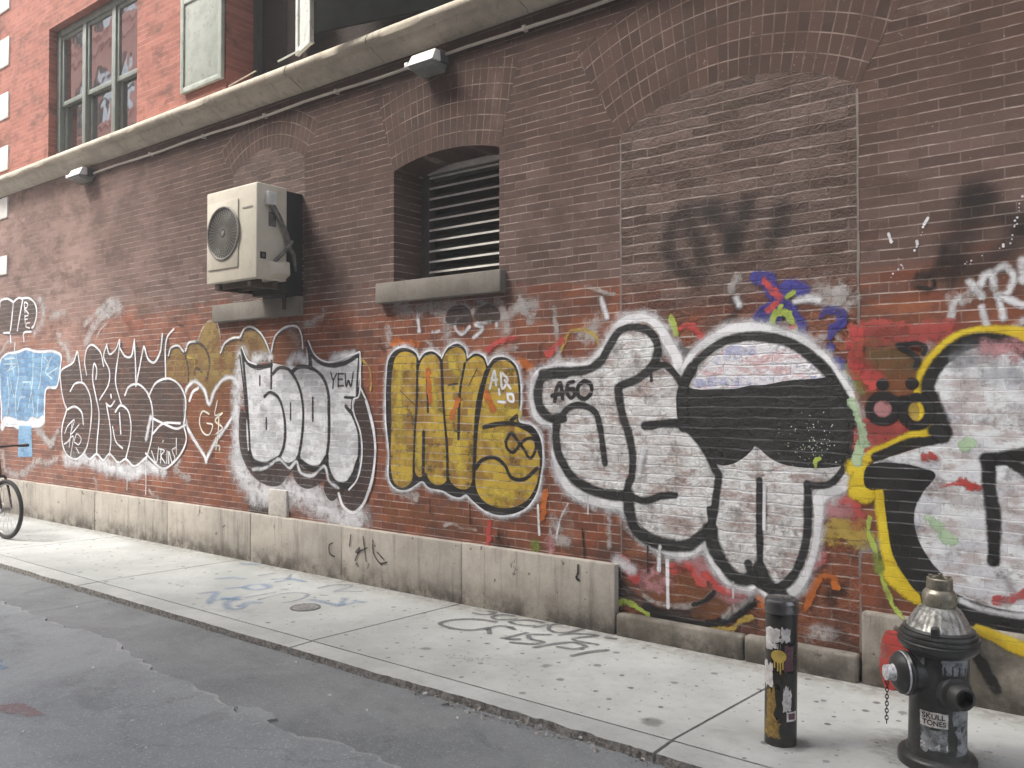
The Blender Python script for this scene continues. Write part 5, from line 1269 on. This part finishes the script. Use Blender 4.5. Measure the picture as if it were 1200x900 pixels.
Zs = crop(900, 660, 3.75); a.stroke(Zs([(165, 195), (200, 120), (238, 58), (285, 58), (300, 100)]), .045, ORN); a.stroke(Zs([(180, 180), (205, 140)]), .03, ORN)
a.build()
# --- right hand piece
H1 = crop(1000, 380, 4.5); H2 = crop(1000, 560, 4.09)
a = Art(P_, 'silver letters with yellow edge and black eyes at the right end, behind the hydrant', 7)
a.fill(H1([(30, 28), (300, 20), (560, 20), (520, 60), (440, 105), (250, 98), (40, 85)]), REDF, .05); a.stroke(H1([(15, 30), (20, 220)]), .09, RED); a.fill(H1([(60, 260), (150, 230), (300, 240), (340, 420), (250, 540), (60, 540)]), ORNF, .05); a.fill(H1([(50, 530), (230, 540), (260, 610), (100, 660), (40, 700)]), REDF, .05); a.stroke(H1([(60, 250), (110, 300)]), .10, RED)
a.stroke(H1([(100, 140), (200, 185), (300, 215)]), .16, OLVF); a.stroke(H1([(395, 140), (410, 200)]), .08, WHTF)
body = [(1098, 470), (1095, 447), (1107, 430), (1124, 413), (1142, 405), (1160, 403), (1182, 406), (1204, 414), (1232, 440), (1252, 500), (1258, 600), (1248, 690), (1222, 735), (1180, 726), (1135, 712), (1100, 690), (1080, 655), (1068, 630), (1064, 605), (1070, 580), (1086, 558), (1060, 548), (1025, 545), (1060, 533), (1108, 514), (1102, 492)]
a.fill(body, SILH, .02)
yl = H1([(355, 355), (375, 280), (410, 210), (470, 140), (550, 82), (650, 52), (760, 46), (900, 60), (1010, 120)])
a.stroke(yl, .075, YEL); a.stroke(H1([(415, 558), (330, 592), (200, 650), (70, 705), (5, 745)]), .065, YEL); a.stroke(H1([(20, 760), (60, 790), (30, 850), (60, 890)]), .11, YEL); a.stroke(H2([(10, 70), (70, 70), (138, 62)]), .075, YEL); a.stroke(H2([(136, 70), (146, 200), (168, 330), (212, 440), (275, 525), (335, 585)]), .085, YEL); a.stroke(H2([(170, 440), (230, 500), (300, 560)]), .10, YEL)
a.fill([(1018, 549), (1030, 545), (1060, 546), (1084, 552), (1094, 556), (1082, 572), (1071, 592), (1069, 612), (1076, 637), (1090, 660), (1108, 684), (1100, 700), (1080, 694), (1062, 672), (1050, 650), (1044, 620), (1040, 590), (1037, 572), (1018, 570)], BLK, .02)
a.fill([(1085, 676), (1105, 690), (1136, 706), (1170, 716), (1210, 722), (1260, 722), (1300, 690), (1320, 740), (1260, 775), (1200, 770), (1150, 748), (1110, 730), (1085, 706)], BLK, .025)
for l, w in ((H1([(398, 400), (396, 320), (430, 240), (490, 170), (560, 116), (640, 86), (740, 80), (830, 98), (900, 138), (1000, 220), (1060, 330), (1090, 500), (1090, 800)]), .068), (H1([(410, 380), (436, 450), (470, 530), (486, 572)]), .075), (H1([(480, 580), (420, 612), (320, 622), (230, 655), (120, 700)]), .055), (H1([(440, 560), (470, 590)]), .09), (H1([(705, 710), (780, 708), (860, 695), (960, 680)]), .065), (H1([(800, 705), (860, 745), (940, 790)]), .06), (H1([(714, 715), (722, 900)]) + H2([(670, 150), (676, 300), (673, 398)]), .062)): a.stroke(l, w, BLK)
a.fill(H1([(120, 440), (160, 410), (210, 430), (200, 490), (150, 500)]), PINK, .03); a.stroke(H1([(355, 425), (368, 460), (350, 500)]), .045, YEL); a.fill(H1([(290, 450), (330, 425), (330, 500)]), YELT, .02)
for cx, cy, rx, ry in ((160, 445, 72, 68), (335, 460, 70, 76)):
    a.stroke(H1([(cx + rx * math.cos(q * PI / 8), cy + ry * math.sin(q * PI / 8)) for q in range(16)]), .046, BLK, True)
a.dot(H1([(157, 318)])[0], .032, BLK); a.dot(H1([(313, 313)])[0], .032, BLK); a.stroke(H1([(220, 410), (270, 400)]), .05, BLK)
a.stroke(H1([(372, 152), (382, 125), (345, 104), (285, 108), (240, 112)]), .030, BLK); a.stroke(H1([(250, 122), (310, 152), (342, 190), (330, 225)]), .030, BLK)
a.stroke(H2([(520, 588), (600, 618), (700, 645), (830, 660)]), .035, WHTM); a.stroke(H2([(690, 590), (760, 580), (830, 540)]), .05, RED); a.stroke(H1([(460, 855), (560, 840), (660, 860)]), .03, RED); a.stroke(H1([(380, 695), (440, 705)]), .05, RED2); a.stroke(H1([(580, 830), (620, 850)]), .05, RED2); a.stroke(H2([(370, 195), (420, 250), (470, 300)]), .06, MINT); a.stroke(H1([(590, 650), (610, 620)]), .06, MINT); a.stroke(H2([(580, 120), (490, 110)]), .09, WHTF)
a.stroke(H1([(560, 200), (640, 160), (720, 150)]), .12, GREY); a.stroke(H1([(700, 280), (800, 260), (880, 270)]), .10, GREY); a.stroke(H1([(700, 130), (850, 140)]), .12, PINK)
a.stroke(H2([(82, 190), (74, 260), (108, 340), (124, 430), (160, 530), (205, 632), (225, 650)]), .026, GRN); a.stroke(H2([(110, 380), (122, 440)]), .06, OLV)
a.build()
# --- violet figure and question mark, black mist tags, small faded marks
a = Art(P_, 'violet blue and red scribble with a violet question mark above the silver arch', 3)
for l in ([(348, 100), (400, 115), (420, 170), (470, 220), (540, 310), (556, 380)], [(565, 158), (500, 140), (470, 180), (440, 225), (385, 262), (368, 305)], [(360, 290), (430, 280), (400, 335)]): a.stroke(G3(l), .085, VIO)
a.stroke(G3([(388, 122), (430, 170), (462, 198)]), .05, RED); a.stroke(G3([(402, 255), (440, 222)]), .04, RED); a.stroke(G3([(490, 195), (520, 172)]), .035, GRN); a.stroke(G3([(425, 332), (440, 272), (490, 268), (530, 345)]), .04, GRN); a.stroke(G3([(450, 262), (462, 235)]), .03, GRN); a.stroke(G3([(500, 345), (520, 330)]), .04, RED)
a.stroke(G3([(645, 290), (680, 256), (735, 258), (748, 310), (705, 345), (690, 392)]), .055, VIO, taper=.8); a.dot(G3([(694, 428)])[0], .026, VIO)
a.stroke(G3([(725, 505), (770, 560), (795, 610)]), .09, VIO); a.stroke(G3([(785, 535), (820, 570), (815, 650)]), .085, OLV); a.stroke(G3([(820, 350), (822, 520)]), .06, RED); a.stroke(G3([(530, 210), (600, 200), (640, 205)]), .05, WHTM); a.stroke(G3([(730, 170), (725, 210)]), .08, WHTF); a.stroke(G3([(255, 200), (270, 230)]), .05, WHTM); a.stroke(G3([(230, 160), (262, 100)]), .05, WHTF)
a.build()
Zk = crop(760, 210, 6); a = Art(P_, 'blurred black letters misted on the brick of the blocked bay', 1)
for l in ([(480, 195), (350, 225), (210, 262), (155, 370), (150, 540), (240, 640), (340, 700)], [(300, 350), (360, 470), (385, 560)], [(440, 250), (540, 330), (590, 480)], [(690, 170), (650, 300), (590, 470)], [(935, 200), (915, 330), (860, 440)]): a.stroke(Zk(l), .13, FUZZ)
a.build()
Zr = crop(1000, 180, 4.09); a = Art(P_, 'blurred black blot with white chips high at the right end', 1)
a.stroke(Zr([(585, 205), (570, 290), (510, 400), (490, 470)]), .20, FUZZ); a.stroke(Zr([(490, 540), (560, 560), (680, 510), (780, 400), (818, 360)]), .14, FUZZ); a.stroke(Zr([(560, 200), (620, 220)]), .16, FUZZ); a.stroke(Zr([(310, 582), (370, 572), (420, 500), (432, 450)]), .05, FUZZ); a.stroke(Zr([(740, 300), (818, 340)]), .16, FUZZ)
a.stroke(Zr([(310, 640), (385, 640), (386, 605)]), .014, BLK)
for l in ([(170, 385), (183, 425)], [(340, 340), (358, 310)], [(305, 420), (308, 435)]): a.stroke(Zr(l), .016, WHT)
for i in range(34):
    t = random.random(); x, y = random.choice([(180 + 55 * t, 400 + 150 * t), (350 - 70 * t, 320 + 190 * t), (180 + 60 * t, 600 - 70 * t), (520 + 250 * t, 540 - 120 * t), (760 + 50 * t, 400 - 200 * t)])
    a.dot((1000 + (x + random.gauss(0, 5)) / 4.09, 180 + (y + random.gauss(0, 5)) / 4.09), random.uniform(.002, .006), WHT)
a.build()
Zw = crop(900, 300, 4); a = Art(P_, 'misted white letters above the yellow edged piece', 2)
for l in ([(1062, 150), (1058, 85), (1108, 50), (1150, 90), (1132, 160), (1080, 192)], [(1080, 180), (1102, 290)], [(1090, 190), (1195, 230)], [(1000, 132), (1018, 92), (1042, 80)], [(945, 125), (1005, 190)], [(1002, 240), (1030, 335)], [(860, 285), (872, 222), (905, 190)], [(1150, 342), (1200, 305)], [(1190, 20), (1195, 120)]): a.stroke(Zw(l), .042, WHTM)
a.stroke(Zw([(880, 210), (895, 200)]), .09, WHTF); a.build()
Zc = crop(460, 350, 6); a = Art(P_, 'chalky initials under the louvred window sill', 2)
for l in ([(178, 100), (192, 225)], [(285, 236), (332, 230)], [(490, 132), (452, 150), (446, 210), (490, 250), (545, 200)], [(690, 160), (585, 182), (640, 205), (575, 275)], [(735, 165), (736, 190)]): a.stroke(Zc(l), .038, WHTM)
for l in ([(40, 60), (180, 90), (240, 60), (330, 70), (375, 130), (385, 270)], [(400, 60), (470, 40), (560, 90), (600, 60), (700, 40)], [(760, 60), (800, 130), (800, 220)], [(830, 100), (1000, 40)]): a.stroke(Zc(l), .12, WHTF)
a.fill(Zc([(390, 160), (410, 80), (480, 55), (540, 90), (550, 160)]), DRK, .02); a.fill(Zc([(585, 130), (620, 70), (700, 50), (750, 100), (740, 150)]), DRK, .02)
a.stroke(Zc([(180, 320), (10, 310)]), .06, ORN)
a.build()
Zf = crop(430, 370, 4)
def mark(colour, w_, l, m): Art('paint_mark', colour + ' sprayed mark on the bare brick', 2).stroke(l, w_, m).build()
mark('coral red', .055, Zf([(570, 160), (630, 118), (705, 98)]), RED)
mark('faded white', .06, Zf([(620, 165), (700, 150)]), WHTF)
mark('orange', .07, Zf([(720, 215), (770, 240)]), ORN)
mark('ochre', .025, G1([(150, 245), (195, 155), (265, 148), (318, 180), (332, 255)]), YELT)
mark('coral red', .06, G1([(85, 262), (150, 200)]), RED)
mark('coral red', .045, G1([(690, 152), (740, 124), (790, 150), (832, 212)]), RED)
mark('yellow green', .05, G1([(668, 95), (690, 165)]), GRN)
mark('dark brown', .06, G1([(690, 220), (760, 260), (800, 240)]), DRK)
mark('orange', .06, G2_([(76, 225), (70, 345)]), ORN)
mark('white', .022, G2_([(44, 288), (50, 425)]), WHT)
mark('misty white', .022, G2_([(185, 280), (150, 350), (130, 440)]), WHTM)
mark('faded white', .02, G2_([(160, 280), (185, 300), (170, 330)]), WHTF)
mark('pink', .09, G2_([(95, 460), (108, 520)]), PINK)
mark('olive', .07, G2_([(28, 470), (30, 520)]), OLV)
mark('thin black', .016, G2_([(252, 400), (262, 532)]), BLK)
mark('faded white', .05, G2_([(375, 310), (380, 480)]), WHTF)
mark('coral red', .05, [(574, 612), (572, 640)], RED)
mark('faded orange', .16, [(480, 600), (500, 606)], ORNF)
mark('faded orange', .12, [(455, 590), (462, 604)], ORNF)
mark('faded orange', .14, [(530, 600), (548, 615)], ORNF)
mark('faded white', .05, [(650, 360), (655, 420)], WHTF)
mark('misty white', .05, [(705, 350), (712, 372)], WHTM)
mark('faded white', .10, [(610, 355), (622, 372)], WHTF)
mark('faded white', .10, [(100, 380), (130, 352)], WHTF)
mark('faded white', .09, [(60, 372), (76, 366)], WHTF)
mark('faded white', .09, [(340, 385), (350, 400)], WHTF)
mark('faded white', .08, [(455, 385), (456, 400)], WHTF)
mark('dark brown', .16, [(296, 590), (312, 600)], DRK)
mark('thin black', .02, [(317, 575), (317, 604)], BLK)
# --- marks on the base stones
Art('paint_mark', 'small dark curved mark on the pale base stone', 1, 'y', YF - .003).stroke(crop(300, 560, 3)([(272, 228), (260, 235), (262, 268), (278, 276)]), .014, BLKT).build()
a = Art(P_, 'dark scribbled marker tag on the pale base stone', 1, 'y', YF - .003); Zb = crop(300, 560, 3)
for l in ([(335, 200), (330, 240)], [(378, 205), (388, 292)], [(350, 290), (366, 245), (352, 262), (392, 246)], [(412, 220), (416, 268), (440, 300), (462, 296)], [(428, 262), (452, 288)]): a.stroke(Zb(l), .014, BLKT)
a.build()
a = Art('paint_mark', 'short black drip on the pale base stone', 1, 'y', YF - .003); a.stroke(G2_([(232, 570), (231, 605), (224, 628), (236, 640)]), .018, BLK); a.build()
a = Art(P_, 'red smear and yellow edge on the rough stone behind the hydrant', 1, 'y', YF + .009)
Zs = crop(900, 660, 3.75)
a.fill(Zs([(520, 312), (560, 305), (575, 345), (600, 340), (640, 350), (640, 400), (590, 420), (560, 480), (556, 545), (520, 548)]), RED2, .02)
a.stroke(Zs([(925, 292), (1000, 322), (1080, 360), (1130, 378), (1200, 400)]), .07, YEL); a.stroke(Zs([(570, 215), (598, 245)]), .03, GRN); a.stroke(Zs([(905, 380), (1000, 550)]), .05, BLKT); a.stroke(Zs([(860, 330), (960, 390)]), .16, FUZZ); a.build()

# --- writing on the sidewalk
GRYG = paint('grey_marker_on_concrete', (.115, .115, .12), .85, 0, .35, ground=True, rough=.8)
BLUG = paint('faded_blue_spray_on_concrete', (.22, .34, .50), .55, 0, .7, ground=True, rough=.8, soft=(.1, .9))
BRNG = paint('faded_grey_blue_on_concrete', (.27, .31, .38), .6, 0, .5, ground=True, rough=.8)
Q = crop(500, 690, 5.4545); a = Art('sidewalk_writing', 'grey two line writing on the pale sidewalk ending in an exclamation mark', .5, 'z', 0, walk)
for l in ([(300, 158), (350, 168), (410, 166), (440, 155), (400, 148)], [(480, 152), (600, 156)], [(555, 175), (470, 170), (420, 184), (440, 198), (500, 200), (572, 196)], [(745, 218), (680, 206), (600, 204), (530, 214), (570, 230), (640, 238), (690, 240)], [(950, 228), (870, 224), (790, 238), (780, 262), (830, 282), (900, 282), (1000, 260)], [(690, 250), (770, 234)], [(850, 298), (950, 290), (1095, 302), (960, 318), (935, 328), (1090, 360)], [(1145, 314), (1205, 322)],
          [(440, 215), (350, 200), (220, 198), (120, 210), (85, 226), (150, 252), (280, 268), (395, 252)], [(395, 258), (402, 290)], [(375, 262), (440, 244), (500, 242), (562, 262)], [(640, 284), (505, 322), (590, 326)], [(785, 296), (650, 302), (660, 322), (745, 345), (690, 356), (540, 346)], [(690, 378), (860, 350), (950, 348), (1015, 372), (950, 388), (840, 375)], [(930, 432), (1050, 406), (1155, 396)]): a.stroke(Q(l), .034, GRYG)
a.build()
Q = crop(220, 650, 5.4545); a = Art('sidewalk_writing', 'faded blue sprayed writing on the pale sidewalk beside the round cover', .5, 'z', 0, walk)
for l in ([(200, 156), (280, 150), (362, 156)], [(350, 212), (420, 192), (500, 196), (520, 210), (470, 224), (390, 222), (350, 212), (250, 220)], [(90, 250), (180, 246), (150, 290), (140, 312)], [(220, 290), (320, 275), (245, 312), (262, 345), (340, 345), (370, 312), (462, 310)], [(800, 290), (980, 322), (1000, 284)], [(965, 330), (1045, 314)], [(1065, 302), (1125, 306)], [(550, 160), (640, 155), (745, 175)], [(570, 176), (625, 165)], [(350, 60), (450, 66)], [(230, 280), (320, 290)]): a.stroke(Q(l), .075, BLUG)
for l in ([(370, 276), (560, 244)], [(450, 290), (620, 250), (720, 248), (772, 260), (720, 288), (610, 312)], [(455, 136), (550, 122)], [(830, 216), (960, 195), (1050, 202), (940, 238)], [(850, 262), (890, 264)], [(600, 226), (640, 224)], [(1110, 240), (950, 238)], [(660, 130), (640, 160)]): a.stroke(Q(l), .028, BRNG)
a.build()

# ------------------------------------------------------------------ old worn paint between the pieces
random.seed(21)
OLDW = paint('old_white_remains', (.62, .58, .56), .55, .3, .9, soft=(.05, .9), rag=3.0, patch=12)
OLDR = paint('old_orange_red_remains', (.42, .13, .07), .5, .4, .9, soft=(.05, .9), rag=3.0, patch=12)
OLDK = paint('old_dark_remains', (.03, .026, .024), .5, .4, .8, soft=(.05, .9), rag=3.0, patch=12)
for i, (px, py) in enumerate([(70, 395), (118, 372), (165, 380), (205, 372), (245, 392), (222, 560), (255, 590), (175, 575), (110, 560), (60, 520), (440, 470), (446, 400), (500, 400), (455, 560), (520, 615), (590, 630), (610, 580), (650, 610), (690, 640), (640, 400), (700, 380), (785, 385), (820, 370), (860, 350), (960, 340), (985, 400), (970, 620), (985, 690), (975, 740), (1030, 640), (1030, 690), (1080, 330), (1130, 350), (720, 345), (400, 380), (380, 365), (15, 400), (40, 540)]):
    m_, nm = ((OLDW, 'faded white'), (OLDW, 'chalky white'), (OLDR, 'old orange red'), (OLDK, 'old dark'))[i % 4 if i % 7 else 0]
    a = Art('paint_mark', nm + ' paint remains on the bare brick', 0)
    pts = [(px, py)]; d = random.uniform(0, 6.3)
    for k in range(random.randint(2, 5)):
        d += random.uniform(-1.1, 1.1); L = random.uniform(4, 11); pts.append((pts[-1][0] + math.cos(d) * L, pts[-1][1] + math.sin(d) * L))
    a.stroke(pts, random.choice((.03, .05, .09, .15)), m_); a.build()
# thin runs of paint below the wet lines
RUN = paint('paint_run', (.80, .80, .82), .8, .2, .3, rag=.5); RUNK = paint('black_paint_run', K_, .85, .2, .3, rag=.5)
for px, py, L, m_, nm in ((150, 548, 26, RUN, 'white'), (172, 545, 34, RUN, 'white'), (395, 590, 14, RUN, 'white'), (505, 585, 16, RUNK, 'black'), (552, 592, 22, RUNK, 'black'), (760, 640, 30, RUNK, 'black'), (860, 682, 18, RUN, 'white'), (690, 580, 22, RUN, 'white'), (300, 580, 12, RUN, 'white')):
    Art('paint_run', 'thin ' + nm + ' run of paint', 8.2).stroke([(px, py), (px + .3, py + L * .5), (px, py + L)], .013, m_).build()

# ------------------------------------------------------------------ haze volume added to imitate lens glare at the far end
hz_ = MB(); hz_.box(-62, 22, -24, 14, -1.2, 21)
hm = bpy.data.materials.new('glare_haze'); hm.use_nodes = True; hn = hm.node_tree
for n_ in list(hn.nodes):
    if n_.type == 'BSDF_PRINCIPLED': hn.nodes.remove(n_)
pv = hn.nodes.new('ShaderNodeVolumePrincipled'); pv.inputs['Color'].default_value = (.96, .93, .90, 1); pv.inputs['Density'].default_value = .008
hn.links.new(pv.outputs[0], hn.nodes['Material Output'].inputs['Volume'])
ho = hz_.build('added_glare_volume', hm, smooth=0); ho['kind'] = 'stuff'

# ------------------------------------------------------------------ light
w = bpy.data.worlds.new('World'); S.world = w; w.use_nodes = True
nt = w.node_tree; sky = nt.nodes.new('ShaderNodeTexSky'); sky.sky_type = 'NISHITA'; sky.sun_disc = False
SUN = Vector((-.46, -.50, .80)).normalized()
sky.sun_elevation = math.asin(SUN.z); sky.sun_rotation = math.atan2(SUN.x, SUN.y)
sky.air_density = 1.0; sky.dust_density = 4.0; sky.ozone_density = .6
bg = nt.nodes['Background']; hs = nt.nodes.new('ShaderNodeHueSaturation'); hs.inputs['Saturation'].default_value = .42; nt.links.new(sky.outputs[0], hs.inputs['Color']); nt.links.new(hs.outputs[0], bg.inputs[0]); bg.inputs[1].default_value = .13
sl = bpy.data.lights.new('sun', 'SUN'); sl.energy = 1.5; sl.angle = R(18); sl.color = (1, .975, .90)
so = bpy.data.objects.new('sun', sl); COL.objects.link(so); so.rotation_euler = SUN.to_track_quat('Z', 'Y').to_euler(); so.location = (-8, -10, 14)
S.view_settings.view_transform = 'Standard'; S.view_settings.look = 'None'; S.view_settings.exposure = 1.95; S.view_settings.gamma = 1
S.render.engine = 'CYCLES'; S.cycles.transparent_max_bounces = 40; S.cycles.max_bounces = 6; S.cycles.use_denoising = True
